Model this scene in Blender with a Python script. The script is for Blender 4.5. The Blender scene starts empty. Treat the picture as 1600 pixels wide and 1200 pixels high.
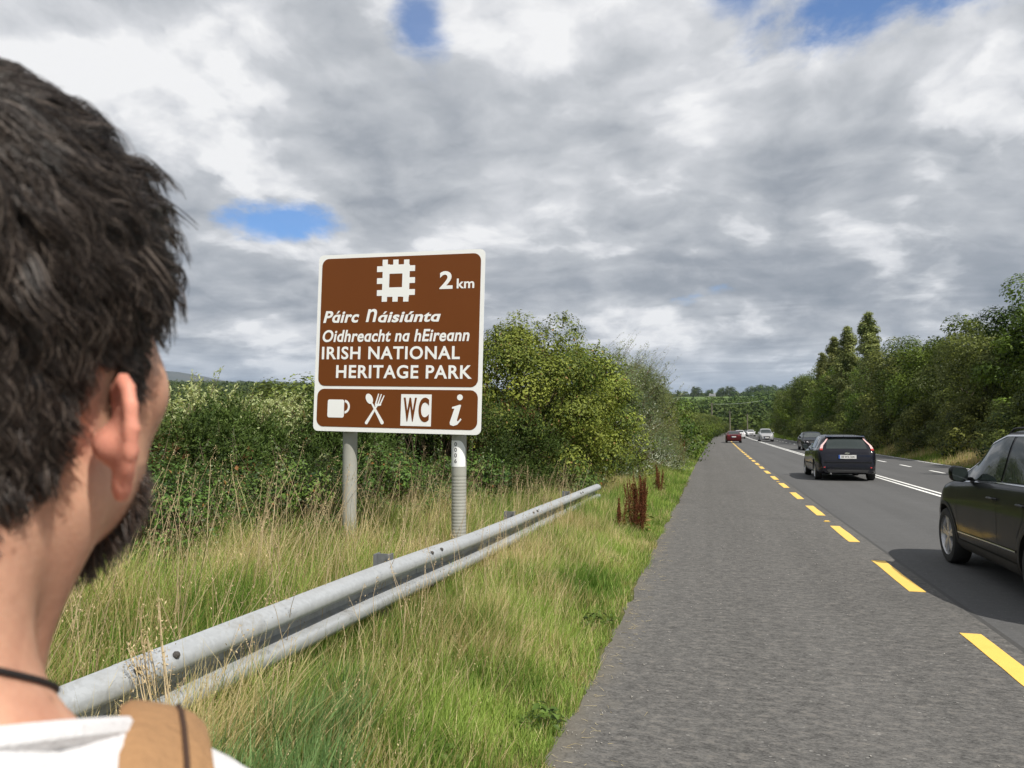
import bpy, bmesh, math, random
import numpy as np
from mathutils import Vector, Matrix

# ------------------------------------------------------------------ camera, sky, sun, exposure
SC = bpy.context.scene
COL = SC.collection
cam_data = bpy.data.cameras.new('camera')
cam = bpy.data.objects.new('camera', cam_data)
COL.objects.link(cam)
cam.location = (0, 0, 1.65)
cam.rotation_euler = (math.radians(90 + 3.453), 0, math.radians(15.0))
cam_data.sensor_width = 36.0
cam_data.lens = 26.1
cam_data.clip_start = 0.02
cam_data.clip_end = 40000
cam_data.dof.use_dof = True
cam_data.dof.focus_distance = 11.0
cam_data.dof.aperture_fstop = 11.5
SC.camera = cam

SUN_DIR = Vector((0.50, -0.40, 0.80)).normalized()      # towards the sun: behind the camera and to the right
SUN_EL = math.asin(SUN_DIR.z)
SUN_AZ = math.atan2(SUN_DIR.x, SUN_DIR.y)                # clockwise from +Y
sun_data = bpy.data.lights.new('sun', 'SUN')
sun_data.energy = 4.9
sun_data.angle = math.radians(0.5)
sun_data.color = (1.0, 0.945, 0.86)
sun = bpy.data.objects.new('sun', sun_data)
COL.objects.link(sun)
sun.rotation_euler = (-SUN_DIR).to_track_quat('-Z', 'Y').to_euler()

VS = SC.view_settings
SC.display_settings.display_device = 'sRGB'
VS.view_transform = 'Standard'
VS.look = 'None'
VS.exposure = 0.12
VS.gamma = 1.0
VS.use_curve_mapping = False


class NT:
    """tiny node-tree helper"""
    def __init__(self, tree):
        self.t = tree; self.n = tree.nodes; self.l = tree.links

    def node(self, kind, inputs=None, **props):
        nd = self.n.new(kind)
        for k, v in props.items():
            setattr(nd, k, v)
        for k, v in (inputs or {}).items():
            self.set(nd.inputs[k], v)
        return nd

    def set(self, sock, v):
        if isinstance(v, bpy.types.NodeSocket):
            self.l.new(v, sock)
        elif isinstance(v, bpy.types.Node):
            self.l.new(v.outputs[0], sock)
        else:
            if sock.type == 'RGBA' and len(v) == 3:
                v = (*v, 1)
            sock.default_value = v

    def math(self, op, a, b=0.0, c=None, clamp=False):
        nd = self.n.new('ShaderNodeMath'); nd.operation = op; nd.use_clamp = clamp
        self.set(nd.inputs[0], a); self.set(nd.inputs[1], b)
        if c is not None: self.set(nd.inputs[2], c)
        return nd.outputs[0]

    def vmath(self, op, a, b=(0, 0, 0), out=0):
        nd = self.n.new('ShaderNodeVectorMath'); nd.operation = op
        self.set(nd.inputs[0], a)
        if op == 'SCALE': self.set(nd.inputs['Scale'], b)
        else: self.set(nd.inputs[1], b)
        return nd.outputs[out]

    def noise(self, vec, scale, detail=4.0, rough=0.5, dist=0.0, color=False, lac=2.0):
        nd = self.node('ShaderNodeTexNoise', {'Vector': vec, 'Scale': scale, 'Detail': detail, 'Roughness': rough, 'Distortion': dist, 'Lacunarity': lac})
        return nd.outputs['Color' if color else 'Fac']

    def ramp(self, fac, stops, interp='LINEAR'):
        nd = self.n.new('ShaderNodeValToRGB'); nd.color_ramp.interpolation = interp
        el = nd.color_ramp.elements
        while len(el) < len(stops): el.new(0.5)
        for e, (p, c) in zip(el, stops):
            e.position = p
            e.color = (*c, 1) if len(c) == 3 else c
        self.set(nd.inputs[0], fac)
        return nd.outputs[0]

    def sstep(self, x, a, b):
        nd = self.n.new('ShaderNodeMapRange'); nd.interpolation_type = 'SMOOTHSTEP'
        self.set(nd.inputs['Value'], x); self.set(nd.inputs['From Min'], a); self.set(nd.inputs['From Max'], b)
        return nd.outputs[0]

    def mix(self, fac, a, b, mode='MIX'):
        nd = self.n.new('ShaderNodeMix'); nd.data_type = 'RGBA'; nd.blend_type = mode
        self.set(nd.inputs['Factor'], fac); self.set(nd.inputs['A'], a) if False else None
        self.set(nd.inputs[6], a); self.set(nd.inputs[7], b)
        return nd.outputs[2]


def build_world():
    w = bpy.data.worlds.new('World'); SC.world = w; w.use_nodes = True
    t = NT(w.node_tree); t.n.clear()
    out = t.node('ShaderNodeOutputWorld')
    sky = t.node('ShaderNodeTexSky', sky_type='NISHITA')
    sky.sun_disc = False
    sky.sun_elevation = SUN_EL
    sky.sun_rotation = SUN_AZ
    sky.air_density = 1.0; sky.dust_density = 0.6; sky.ozone_density = 1.5
    clear = t.node('ShaderNodeBackground', {'Color': t.mix(1.0, sky.outputs[0], (0.62, 0.92, 1.25), 'MULTIPLY'), 'Strength': 0.115})
    g = t.node('ShaderNodeTexCoord').outputs['Generated']
    d = t.vmath('NORMALIZE', g)
    sep = t.node('ShaderNodeSeparateXYZ', {0: d})
    z = t.math('MAXIMUM', sep.outputs[2], 0.0)

    def plane(k, zz):
        den = t.math('ADD', z, k)
        return t.node('ShaderNodeCombineXYZ', {0: t.math('DIVIDE', sep.outputs[0], den), 1: t.math('DIVIDE', sep.outputs[1], den), 2: zz}).outputs[0]
    p = plane(0.30, 3.7)
    warp = t.noise(p, 1.1, 3.0, 0.5, color=True)
    pw = t.vmath('ADD', p, t.vmath('SCALE', t.vmath('SUBTRACT', warp, (0.5, 0.5, 0.5)), 0.30))
    w2 = t.noise(pw, 5.0, 5.0, 0.6, color=True)
    pf = t.vmath('ADD', pw, t.vmath('SCALE', t.vmath('SUBTRACT', w2, (0.5, 0.5, 0.5)), 0.10))
    # heaped cloud: body at p, and the same a little nearer the sun; the difference lights the sunward edges
    n1 = t.noise(pf, 2.0, 10.0, 0.50)
    n2 = t.noise(t.vmath('ADD', pf, (0.050, -0.045, 0.0)), 2.0, 8.0, 0.50)
    n3 = t.noise(t.vmath('ADD', pw, (0.20, -0.17, 0.0)), 2.0, 4.0, 0.48)
    big = t.noise(t.vmath('ADD', p, (4.2, 1.3, 0)), 1.1, 3.0, 0.5)
    relief = t.math('ADD', t.math('MULTIPLY', t.math('SUBTRACT', n1, n2), 1.8), t.math('MULTIPLY', t.math('SUBTRACT', n1, n3), 0.80))
    # sharp lit rims only where the cloud breaks
    rim = t.math('MULTIPLY', t.math('MAXIMUM', t.math('SUBTRACT', relief, 0.07), 0.0), 1.1)
    b = t.math('ADD', t.math('MULTIPLY_ADD', relief, 0.85, 0.535), rim)
    b = t.math('ADD', b, t.math('MULTIPLY', t.math('SUBTRACT', 0.50, n1), 0.50))
    b = t.math('ADD', b, t.math('MULTIPLY', t.math('SUBTRACT', big, 0.5), 0.75))
    b = t.math('ADD', b, t.math('MULTIPLY', t.math('SUBTRACT', t.noise(pf, 6.5, 9.0, 0.60), 0.5), 0.34))
    # layered cloud low down, seen edge on
    pl = plane(0.06, 1.2)
    bands = t.noise(t.vmath('MULTIPLY', pl, (0.62, 1.0, 1.0)), 1.15, 8.0, 0.56, 0.8)
    low = t.math('SUBTRACT', 1.0, t.sstep(z, 0.07, 0.27), clamp=True)
    b = t.math('ADD', b, t.math('MULTIPLY', t.math('MULTIPLY', t.math('SUBTRACT', bands, 0.5), 1.1), low))
    b = t.math('SUBTRACT', b, t.math('MULTIPLY', low, 0.03))
    b = t.math('ADD', b, t.math('MULTIPLY', t.sstep(z, 0.22, 0.60), 0.13))
    col = t.ramp(b, [(0.12, (0.20, 0.23, 0.27)), (0.38, (0.335, 0.36, 0.40)), (0.56, (0.51, 0.53, 0.56)), (0.72, (0.71, 0.72, 0.745)), (0.92, (0.90, 0.90, 0.905))])
    hz = t.math('SUBTRACT', 1.0, t.sstep(z, 0.0, 0.13), clamp=True)
    col = t.mix(t.math('MULTIPLY', hz, 0.62), col, (0.33, 0.43, 0.56))
    cl = t.node('ShaderNodeBackground', {'Color': col, 'Strength': 0.95})
    # gaps: a general break-up plus the open patches of blue
    gap = t.sstep(n1, 0.27, 0.20)
    wob = t.math('MULTIPLY', t.math('SUBTRACT', t.noise(pw, 4.2, 9.0, 0.62), 0.5), 2.6)
    holes = [((-0.5119, 0.8181, 0.262), 0.080, (1, 1, 3.0), 0.95), ((-0.335, 0.8117, 0.487), 0.042, (1, 1, 0.9), 0.85),
             ((0.19, 0.8677, 0.480), 0.17, (1, 1, 3.2), 0.95), ((0.05, 0.86, 0.505), 0.06, (1, 1, 1.5), 0.8),
             ((0.5, 0.2, 0.80), 0.22, (1, 1, 1.5), 0.8), ((-0.75, -0.35, 0.5), 0.2, (1, 1, 2), 0.8), ((0.3, -0.8, 0.45), 0.22, (1, 1, 2), 0.8)]
    for c, r, st, amt in holes:
        c = Vector(c).normalized()
        dv = t.vmath('MULTIPLY', t.vmath('SUBTRACT', d, tuple(c)), st)
        dist = t.math('DIVIDE', t.vmath('LENGTH', dv, out=1), r)
        dist = t.math('ADD', dist, wob)
        gap = t.math('MAXIMUM', gap, t.math('MULTIPLY', t.sstep(dist, 1.05, 0.35), amt))
    above = t.sstep(z, 0.10, 0.22)
    gap = t.math('MULTIPLY', gap, above)
    ms = t.node('ShaderNodeMixShader', {0: gap, 1: cl.outputs[0], 2: clear.outputs[0]})
    t.l.new(ms.outputs[0], out.inputs[0])
    w.cycles.sampling_method = 'MANUAL'; w.cycles.sample_map_resolution = 512


build_world()

SC.cycles.max_bounces = 6
SC.cycles.diffuse_bounces = 3
SC.cycles.glossy_bounces = 3
SC.cycles.transmission_bounces = 4
SC.cycles.transparent_max_bounces = 6
SC.cycles.volume_bounces = 0
SC.cycles.sample_clamp_indirect = 6.0
SC.cycles.caustics_reflective = False
SC.cycles.caustics_refractive = False

RNG = np.random.default_rng(11)
random.seed(5)


# ------------------------------------------------------------------ object helpers
def tag(o, label=None, cat=None, group=None, kind=None):
    if label: o['label'] = label
    if cat: o['category'] = cat
    if group: o['group'] = group
    if kind: o['kind'] = kind
    return o


def link(o, parent=None):
    COL.objects.link(o)
    if parent is not None: o.parent = parent
    return o


def empty(name, loc=(0, 0, 0), rz=0.0, **kw):
    o = bpy.data.objects.new(name, None)
    o.empty_display_size = 0.2
    o.location = loc; o.rotation_euler = (0, 0, rz)
    link(o); tag(o, **kw)
    return o


def mesh_obj(name, verts, faces, mats, parent=None, smooth=False, mat_idx=None, attrs=None, **kw):
    me = bpy.data.meshes.new(name)
    me.from_pydata([tuple(v) for v in verts], [], faces)
    finish(me, mats, smooth, mat_idx, attrs)
    if smooth: me.set_sharp_from_angle(angle=math.radians(50))
    o = bpy.data.objects.new(name, me)
    link(o, parent); tag(o, **kw)
    return o


def finish(me, mats, smooth=False, mat_idx=None, attrs=None):
    for m in (mats if isinstance(mats, (list, tuple)) else [mats]):
        me.materials.append(m)
    if smooth: me.polygons.foreach_set('use_smooth', [True] * len(me.polygons))
    if mat_idx is not None: me.polygons.foreach_set('material_index', list(mat_idx))
    for k, v in (attrs or {}).items():
        a = me.attributes.new(k, 'FLOAT', 'POINT'); a.data.foreach_set('value', np.asarray(v, dtype=np.float32))
    me.update()


def np_mesh(name, V, F, mats, attrs=None, smooth=False, mat_idx=None):
    """V (n,3), F list of (m,k) arrays of one or several face sizes -> mesh, fast"""
    if not isinstance(F, (list, tuple)): F = [F]
    F = [f for f in F if len(f)]
    me = bpy.data.meshes.new(name)
    me.vertices.add(len(V)); me.vertices.foreach_set('co', np.ascontiguousarray(V, dtype=np.float32).ravel())
    nl = sum(f.size for f in F); nf = sum(len(f) for f in F)
    me.loops.add(nl); me.polygons.add(nf)
    me.loops.foreach_set('vertex_index', np.concatenate([f.ravel() for f in F]).astype(np.int32))
    tot = np.concatenate([np.full(len(f), f.shape[1]) for f in F]).astype(np.int32)
    st = np.concatenate([[0], np.cumsum(tot)[:-1]]).astype(np.int32)
    me.polygons.foreach_set('loop_start', st)
    me.update(calc_edges=True)
    for m in (mats if isinstance(mats, (list, tuple)) else [mats]): me.materials.append(m)
    if smooth: me.polygons.foreach_set('use_smooth', np.ones(nf, dtype=bool))
    if mat_idx is not None: me.polygons.foreach_set('material_index', np.asarray(mat_idx, dtype=np.int32))
    for k, v in (attrs or {}).items():
        a = me.attributes.new(k, 'FLOAT', 'POINT'); a.data.foreach_set('value', np.asarray(v, dtype=np.float32))
    me.validate()
    return me


def obj(name, me, parent=None, loc=None, **kw):
    o = bpy.data.objects.new(name, me)
    if loc is not None: o.location = loc
    link(o, parent); tag(o, **kw)
    return o


class MB:
    """collects primitives into one mesh"""
    def __init__(self):
        self.v = []; self.f = []; self.m = []

    def add(self, vs, fs, mi=0):
        o = len(self.v); self.v += [tuple(x) for x in vs]
        self.f += [tuple(i + o for i in f) for f in fs]; self.m += [mi] * len(fs)
        return self

    def box(self, c, s, mi=0, rot=None):
        x, y, z = s[0] / 2, s[1] / 2, s[2] / 2
        vs = [Vector((a * x, b * y, e * z)) for a in (-1, 1) for b in (-1, 1) for e in (-1, 1)]
        if rot is not None: vs = [rot @ v for v in vs]
        vs = [v + Vector(c) for v in vs]
        fs = [(0, 1, 3, 2), (4, 6, 7, 5), (0, 4, 5, 1), (2, 3, 7, 6), (0, 2, 6, 4), (1, 5, 7, 3)]
        return self.add(vs, fs, mi)

    def tube(self, pts, rads, n=8, mi=0, cap=True):
        pts = [Vector(p) for p in pts]
        if not hasattr(rads, '__len__'): rads = [rads] * len(pts)
        rings = []; up = Vector((0, 0, 1))
        for i, p in enumerate(pts):
            a = pts[max(i - 1, 0)]; b = pts[min(i + 1, len(pts) - 1)]
            t = (b - a).normalized()
            u = t.cross(up)
            if u.length < 1e-3: u = t.cross(Vector((1, 0, 0)))
            u.normalize(); w = t.cross(u)
            rings.append([p + (u * math.cos(2 * math.pi * k / n) + w * math.sin(2 * math.pi * k / n)) * rads[i] for k in range(n)])
        vs = [v for r in rings for v in r]; fs = []
        for i in range(len(pts) - 1):
            for k in range(n):
                fs.append((i * n + k, i * n + (k + 1) % n, (i + 1) * n + (k + 1) % n, (i + 1) * n + k))
        if cap:
            fs.append(tuple(range(n))[::-1]); fs.append(tuple((len(pts) - 1) * n + k for k in range(n)))
        return self.add(vs, fs, mi)

    def lathe(self, prof, n=24, axis='z', c=(0, 0, 0), mi=0):
        vs = []; fs = []
        for r, h in prof:
            for k in range(n):
                a = 2 * math.pi * k / n
                if axis == 'z': v = (r * math.cos(a), r * math.sin(a), h)
                elif axis == 'x': v = (h, r * math.cos(a), r * math.sin(a))
                else: v = (r * math.cos(a), h, r * math.sin(a))
                vs.append((v[0] + c[0], v[1] + c[1], v[2] + c[2]))
        for i in range(len(prof) - 1):
            for k in range(n):
                fs.append((i * n + k, i * n + (k + 1) % n, (i + 1) * n + (k + 1) % n, (i + 1) * n + k))
        return self.add(vs, fs, mi)

    def prism(self, poly, z0, z1, mi=0, plane='xz'):
        """extrude a closed 2D polygon; plane xz extrudes along y, yz along x"""
        n = len(poly)
        def P(p, t):
            if plane == 'xz': return (p[0], t, p[1])
            if plane == 'yz': return (t, p[0], p[1])
            return (p[0], p[1], t)
        vs = [P(p, z0) for p in poly] + [P(p, z1) for p in poly]
        fs = [tuple(range(n)), tuple(range(n, 2 * n))[::-1]] + [(i, i + n, (i + 1) % n + n, (i + 1) % n) for i in range(n)]
        return self.add(vs, fs, mi)

    def obj(self, name, mats, parent=None, smooth=False, loc=None, **kw):
        me = bpy.data.meshes.new(name)
        me.from_pydata(self.v, [], self.f)
        bm = bmesh.new(); bm.from_mesh(me)
        bmesh.ops.recalc_face_normals(bm, faces=bm.faces)
        bm.to_mesh(me); bm.free()
        finish(me, mats, smooth, self.m if isinstance(mats, (list, tuple)) else None)
        if smooth:
            try: me.set_sharp_from_angle(angle=math.radians(38))
            except Exception: pass
        o = bpy.data.objects.new(name, me)
        if loc is not None: o.location = loc
        link(o, parent); tag(o, **kw)
        return o


# ------------------------------------------------------------------ materials
def new_mat(name):
    m = bpy.data.materials.new(name); m.use_nodes = True
    t = NT(m.node_tree)
    return m, t, t.n['Principled BSDF']


def setp(t, b, **kw):
    names = dict(color='Base Color', rough='Roughness', metal='Metallic', spec='Specular IOR Level', coat='Coat Weight',
                 coat_rough='Coat Roughness', normal='Normal', sss='Subsurface Weight', sss_r='Subsurface Radius', sss_s='Subsurface Scale',
                 trans='Transmission Weight', ior='IOR', emis='Emission Color', emis_s='Emission Strength', alpha='Alpha', sheen='Sheen Weight')
    for k, v in kw.items(): t.set(b.inputs[names[k]], v)


def plain(name, color, rough=0.5, metal=0.0, spec=0.5, coat=0.0, vary=0.12, scale=8.0, bump=0.0, bscale=60.0):
    """plain stuff with a little mottling so it never reads as flat"""
    m, t, b = new_mat(name)
    co = t.node('ShaderNodeTexCoord').outputs['Object']
    n = t.noise(co, scale, 5.0, 0.6)
    k = t.math('MULTIPLY_ADD', t.math('SUBTRACT', n, 0.5), vary * 2.5, 1.0)
    c = t.vmath('SCALE', t.node('ShaderNodeCombineXYZ', {0: color[0], 1: color[1], 2: color[2]}).outputs[0], k)
    setp(t, b, color=c, rough=t.math('MULTIPLY_ADD', t.math('SUBTRACT', n, 0.5), 0.25, rough), metal=metal, spec=spec, coat=coat)
    if bump:
        bn = t.node('ShaderNodeBump', {'Strength': bump, 'Distance': 0.01, 'Height': t.noise(co, bscale, 4.0, 0.6)})
        setp(t, b, normal=bn.outputs[0])
    return m


def leafy(name, dark, light, trans=0.35, rough=0.5, spec=0.35, back=None, brown=None, brown_at=0.93):
    """foliage: diffuse + light through the blade; 'tint' (0..1) varies leaf by leaf"""
    m, t, b = new_mat(name)
    tint = t.node('ShaderNodeAttribute', attribute_name='tint').outputs['Fac']
    stops = [(0.0, dark), (0.85, light)]
    if brown: stops += [(brown_at, light), (min(brown_at + 0.02, 1.0), brown)]
    col = t.ramp(tint, stops)
    oi = t.node('ShaderNodeObjectInfo').outputs['Random']
    hs = t.node('ShaderNodeHueSaturation', {'Hue': t.math('MULTIPLY_ADD', oi, 0.03, 0.485), 'Saturation': 1.0, 'Value': t.math('MULTIPLY_ADD', oi, 0.35, 0.83), 'Color': col})
    col = hs.outputs[0]
    if back:
        bf = t.node('ShaderNodeNewGeometry').outputs['Backfacing']
        col = t.mix(t.math('MULTIPLY', bf, 0.9), col, back)
    setp(t, b, color=col, rough=rough, spec=spec)
    tr = t.node('ShaderNodeBsdfTranslucent', {'Color': t.mix(1.0, col, (1.5, 1.5, 0.7), 'MULTIPLY')})
    ms = t.node('ShaderNodeMixShader', {0: trans, 1: b.outputs[0], 2: tr.outputs[0]})
    t.l.new(ms.outputs[0], t.n['Material Output'].inputs['Surface'])
    return m


def asphalt(name, base, warm, scale=1.0, stone=0.5, patch=0.25, contrast=1.0, dirt=False):
    m, t, b = new_mat(name)
    co = t.node('ShaderNodeTexCoord').outputs['Object']
    # stretched a little across the lane, as the laid mat shows
    st = t.vmath('MULTIPLY', co, (0.55, 1.0, 1.0))
    grain = t.noise(st, 95.0 * scale, 3.0, 0.7)
    mid = t.noise(st, 19.0 * scale, 5.0, 0.75)
    big = t.noise(t.vmath('MULTIPLY', co, (0.8, 0.12, 1)), 1.3, 4.0, 0.6)
    cross = t.noise(t.vmath('MULTIPLY', co, (0.25, 1.6, 1)), 3.0, 5.0, 0.65)
    vor = t.node('ShaderNodeTexVoronoi', {'Vector': st, 'Scale': 62.0 * scale}, feature='F1')
    v = t.math('MULTIPLY_ADD', t.math('SUBTRACT', grain, 0.5), 1.5 * contrast, 1.0)
    v = t.math('ADD', v, t.math('MULTIPLY', t.math('SUBTRACT', mid, 0.5), 1.3 * contrast))
    v = t.math('ADD', v, t.math('MULTIPLY', t.math('SUBTRACT', big, 0.5), 0.9 * patch))
    v = t.math('ADD', v, t.math('MULTIPLY', t.math('SUBTRACT', cross, 0.5), 0.9 * patch))
    track = t.noise(t.vmath('MULTIPLY', co, (1.9, 0.018, 1)), 1.0, 3.0, 0.55)
    v = t.math('ADD', v, t.math('MULTIPLY', t.math('SUBTRACT', track, 0.5), 1.1 * patch))
    v = t.math('MAXIMUM', v, 0.25)
    col = t.vmath('SCALE', t.node('ShaderNodeCombineXYZ', {0: base[0], 1: base[1], 2: base[2]}).outputs[0], v)
    col = t.mix(t.math('MULTIPLY', t.sstep(mid, 0.50, 0.70), stone), col, warm)
    # scattered pale chippings
    cr = t.node('ShaderNodeSeparateColor', {0: vor.outputs['Color']}).outputs[0]
    chip = t.math('MULTIPLY', t.math('GREATER_THAN', cr, 0.985), t.math('LESS_THAN', vor.outputs['Distance'], 0.35))
    col = t.mix(t.math('MULTIPLY', chip, 0.55), col, (0.34, 0.33, 0.31))
    if dirt:      # soil and grit washed to the outer edge, worn patches
        x_ = t.node('ShaderNodeSeparateXYZ', {0: co}).outputs[0]
        e = t.math('ADD', x_, t.math('MULTIPLY', t.math('SUBTRACT', t.noise(co, 3.2, 6.0, 0.7), 0.5), 0.75))
        col = t.mix(t.math('MULTIPLY', t.sstep(e, -0.56, -0.86), 0.55), col, t.mix(grain, (0.115, 0.103, 0.083), (0.20, 0.178, 0.14)))
        pt = t.sstep(t.noise(t.vmath('MULTIPLY', co, (0.7, 0.35, 1)), 1.1, 4.0, 0.55), 0.56, 0.66)
        col = t.mix(t.math('MULTIPLY', pt, 0.22), col, (0.055, 0.054, 0.052))
    setp(t, b, color=col, rough=0.88, spec=0.3)
    h = t.math('ADD', t.math('MULTIPLY', grain, 0.6), t.math('MULTIPLY', mid, 0.9))
    bn = t.node('ShaderNodeBump', {'Strength': 0.75, 'Distance': 0.006, 'Height': h})
    setp(t, b, normal=bn.outputs[0])
    return m


def paint_mat(name, color, wear=0.35):
    m, t, b = new_mat(name)
    co = t.node('ShaderNodeTexCoord').outputs['Object']
    n = t.noise(co, 55.0, 5.0, 0.7); n2 = t.noise(co, 6.0, 4.0, 0.6)
    w = t.sstep(t.math('ADD', t.math('MULTIPLY', n, 0.7), t.math('MULTIPLY', n2, 0.35)), 0.60, 0.72)
    col = t.mix(t.math('MULTIPLY', w, wear), color, (0.09, 0.088, 0.082))
    k = t.math('MULTIPLY_ADD', n2, 0.25, 0.87)
    setp(t, b, color=t.vmath('SCALE', col, k), rough=0.6, spec=0.4)
    bn = t.node('ShaderNodeBump', {'Strength': 0.4, 'Distance': 0.004, 'Height': n}); setp(t, b, normal=bn.outputs[0])
    return m


M = {}
M['lane'] = asphalt('lane_asphalt', (0.088, 0.088, 0.088), (0.125, 0.12, 0.112), 1.6, 0.25, 0.35, 0.55)
M['shoulder'] = asphalt('shoulder_asphalt', (0.099, 0.096, 0.091), (0.165, 0.150, 0.132), 1.0, 0.60, 0.40, 1.5, True)
M['yellow'] = paint_mat('yellow_paint', (0.80, 0.52, 0.11), 0.6)
M['white_line'] = paint_mat('white_road_paint', (0.80, 0.80, 0.77), 0.3)
M['tar'] = plain('joint_tar', (0.05, 0.049, 0.047), 0.8, vary=0.3, scale=30)
M['grass_a'] = leafy('verge_grass_blades', (0.075, 0.140, 0.022), (0.320, 0.400, 0.100), 0.3, 0.55, 0.11)
M['grass_dry'] = leafy('dry_grass_blades', (0.32, 0.26, 0.11), (0.68, 0.58, 0.33), 0.30, 0.60, 0.10)
M['grass_reed'] = leafy('coarse_grass_blades', (0.055, 0.125, 0.045), (0.215, 0.350, 0.130), 0.30, 0.50, 0.17)
M['stalk'] = leafy('dead_stalk', (0.36, 0.27, 0.14), (0.74, 0.61, 0.38), 0.12, 0.60, 0.10)
M['gorse'] = leafy('gorse_green', (0.012, 0.032, 0.007), (0.105, 0.160, 0.036), 0.08, 0.50, 0.13, brown=(0.16, 0.085, 0.035), brown_at=0.91)
M['bramble'] = leafy('bramble_leaf', (0.013, 0.036, 0.006), (0.110, 0.175, 0.032), 0.14, 0.50, 0.19, back=(0.18, 0.22, 0.13), brown=(0.20, 0.09, 0.03), brown_at=0.94)
M['hawthorn'] = leafy('hawthorn_leaf', (0.022, 0.048, 0.006), (0.250, 0.275, 0.050), 0.17, 0.50, 0.17, brown=(0.25, 0.15, 0.06), brown_at=0.92)
M['willow'] = leafy('willow_leaf', (0.022, 0.045, 0.013), (0.125, 0.165, 0.055), 0.14, 0.50, 0.17, back=(0.46, 0.50, 0.40))
M['sallow_tip'] = leafy('pale_twig_leaf', (0.16, 0.21, 0.08), (0.52, 0.55, 0.30), 0.3, 0.50, 0.13)
M['tree_a'] = leafy('broadleaf_green', (0.009, 0.024, 0.004), (0.135, 0.190, 0.026), 0.14, 0.50, 0.17)
M['tree_b'] = leafy('broadleaf_olive', (0.014, 0.029, 0.005), (0.185, 0.215, 0.044), 0.14, 0.50, 0.17, back=(0.20, 0.23, 0.12))
M['poplar'] = leafy('poplar_leaf', (0.040, 0.062, 0.014), (0.270, 0.300, 0.100), 0.18, 0.50, 0.17, back=(0.28, 0.31, 0.18))
M['far_tree'] = leafy('far_wood_leaf', (0.022, 0.042, 0.010), (0.105, 0.145, 0.034), 0.12, 0.60, 0.08)
M['bark'] = plain('bark', (0.105, 0.085, 0.062), 0.9, vary=0.5, scale=14, bump=0.8, bscale=30)
M['twig'] = plain('twig', (0.17, 0.12, 0.08), 0.85, vary=0.4, scale=20)
M['dock'] = leafy('dock_seed', (0.085, 0.030, 0.014), (0.235, 0.095, 0.048), 0.15, 0.70, 0.08)
M['dock_leaf'] = leafy('dock_leaf', (0.07, 0.12, 0.025), (0.28, 0.20, 0.07), 0.25, 0.50, 0.13)


def ground_mat():
    m, t, b = new_mat('ground_soil_and_fields')
    geo = t.node('ShaderNodeNewGeometry').outputs['Position']
    n = t.noise(geo, 2.5, 6.0, 0.65); n2 = t.noise(geo, 18.0, 5.0, 0.7)
    near = t.ramp(t.math('ADD', t.math('MULTIPLY', n, 0.5), t.math('MULTIPLY', n2, 0.5)),
                  [(0.3, (0.050, 0.058, 0.018)), (0.5, (0.095, 0.105, 0.034)), (0.68, (0.17, 0.145, 0.070))])
    flat = t.vmath('MULTIPLY', geo, (1, 1, 0))
    vor = t.node('ShaderNodeTexVoronoi', {'Vector': t.vmath('MULTIPLY', flat, (1, 0.55, 0)), 'Scale': 0.0052, 'Randomness': 0.9}, feature='F1')
    r = t.node('ShaderNodeSeparateColor', {0: vor.outputs['Color']}).outputs[0]
    field = t.ramp(r, [(0.0, (0.10, 0.15, 0.045)), (0.30, (0.14, 0.19, 0.06)), (0.5, (0.42, 0.38, 0.17)), (0.62, (0.13, 0.18, 0.055)), (0.8, (0.40, 0.34, 0.16)), (0.9, (0.12, 0.17, 0.05))], 'CONSTANT')
    edge = t.node('ShaderNodeTexVoronoi', {'Vector': t.vmath('MULTIPLY', flat, (1, 0.55, 0)), 'Scale': 0.0052, 'Randomness': 0.9}, feature='DISTANCE_TO_EDGE').outputs['Distance']
    field = t.mix(t.sstep(edge, 0.035, 0.02), field, (0.035, 0.055, 0.018))
    dist = t.vmath('LENGTH', geo, out=1)
    col = t.mix(t.sstep(dist, 120.0, 260.0), near, field)
    moor = t.ramp(t.noise(geo, 0.0012, 6.0, 0.6), [(0.35, (0.045, 0.055, 0.040)), (0.65, (0.085, 0.078, 0.062))])
    col = t.mix(t.sstep(dist, 4200.0, 6500.0), col, moor)
    setp(t, b, color=col, rough=0.95, spec=0.1)
    bn = t.node('ShaderNodeBump', {'Strength': 0.6, 'Distance': 0.05, 'Height': n2}); setp(t, b, normal=bn.outputs[0])
    return m


M['ground'] = ground_mat()

# ------------------------------------------------------------------ the lie of the land
ROAD_L, ROAD_R, LINE_Y = -0.79, 10.35, 1.985


def shift(y):
    """the road bends gently to the right"""
    y = np.clip(np.asarray(y, dtype=float), 0, 420)
    return 5.0e-5 * y * y


def vnoise(x, y, s, seed=0):
    """cheap smooth value noise, numpy"""
    x = np.asarray(x, dtype=float) / s + seed * 17.31; y = np.asarray(y, dtype=float) / s - seed * 9.7
    xi = np.floor(x); yi = np.floor(y); fx = x - xi; fy = y - yi
    fx = fx * fx * (3 - 2 * fx); fy = fy * fy * (3 - 2 * fy)
    def h(a, b):
        v = np.sin(a * 127.1 + b * 311.7 + seed * 74.7) * 43758.5453
        return v - np.floor(v)
    return (h(xi, yi) * (1 - fx) + h(xi + 1, yi) * fx) * (1 - fy) + (h(xi, yi + 1) * (1 - fx) + h(xi + 1, yi + 1) * fx) * fy


def smooth(a, b, x):
    t = np.clip((np.asarray(x, dtype=float) - a) / (b - a), 0, 1)
    return t * t * (3 - 2 * t)


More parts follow.
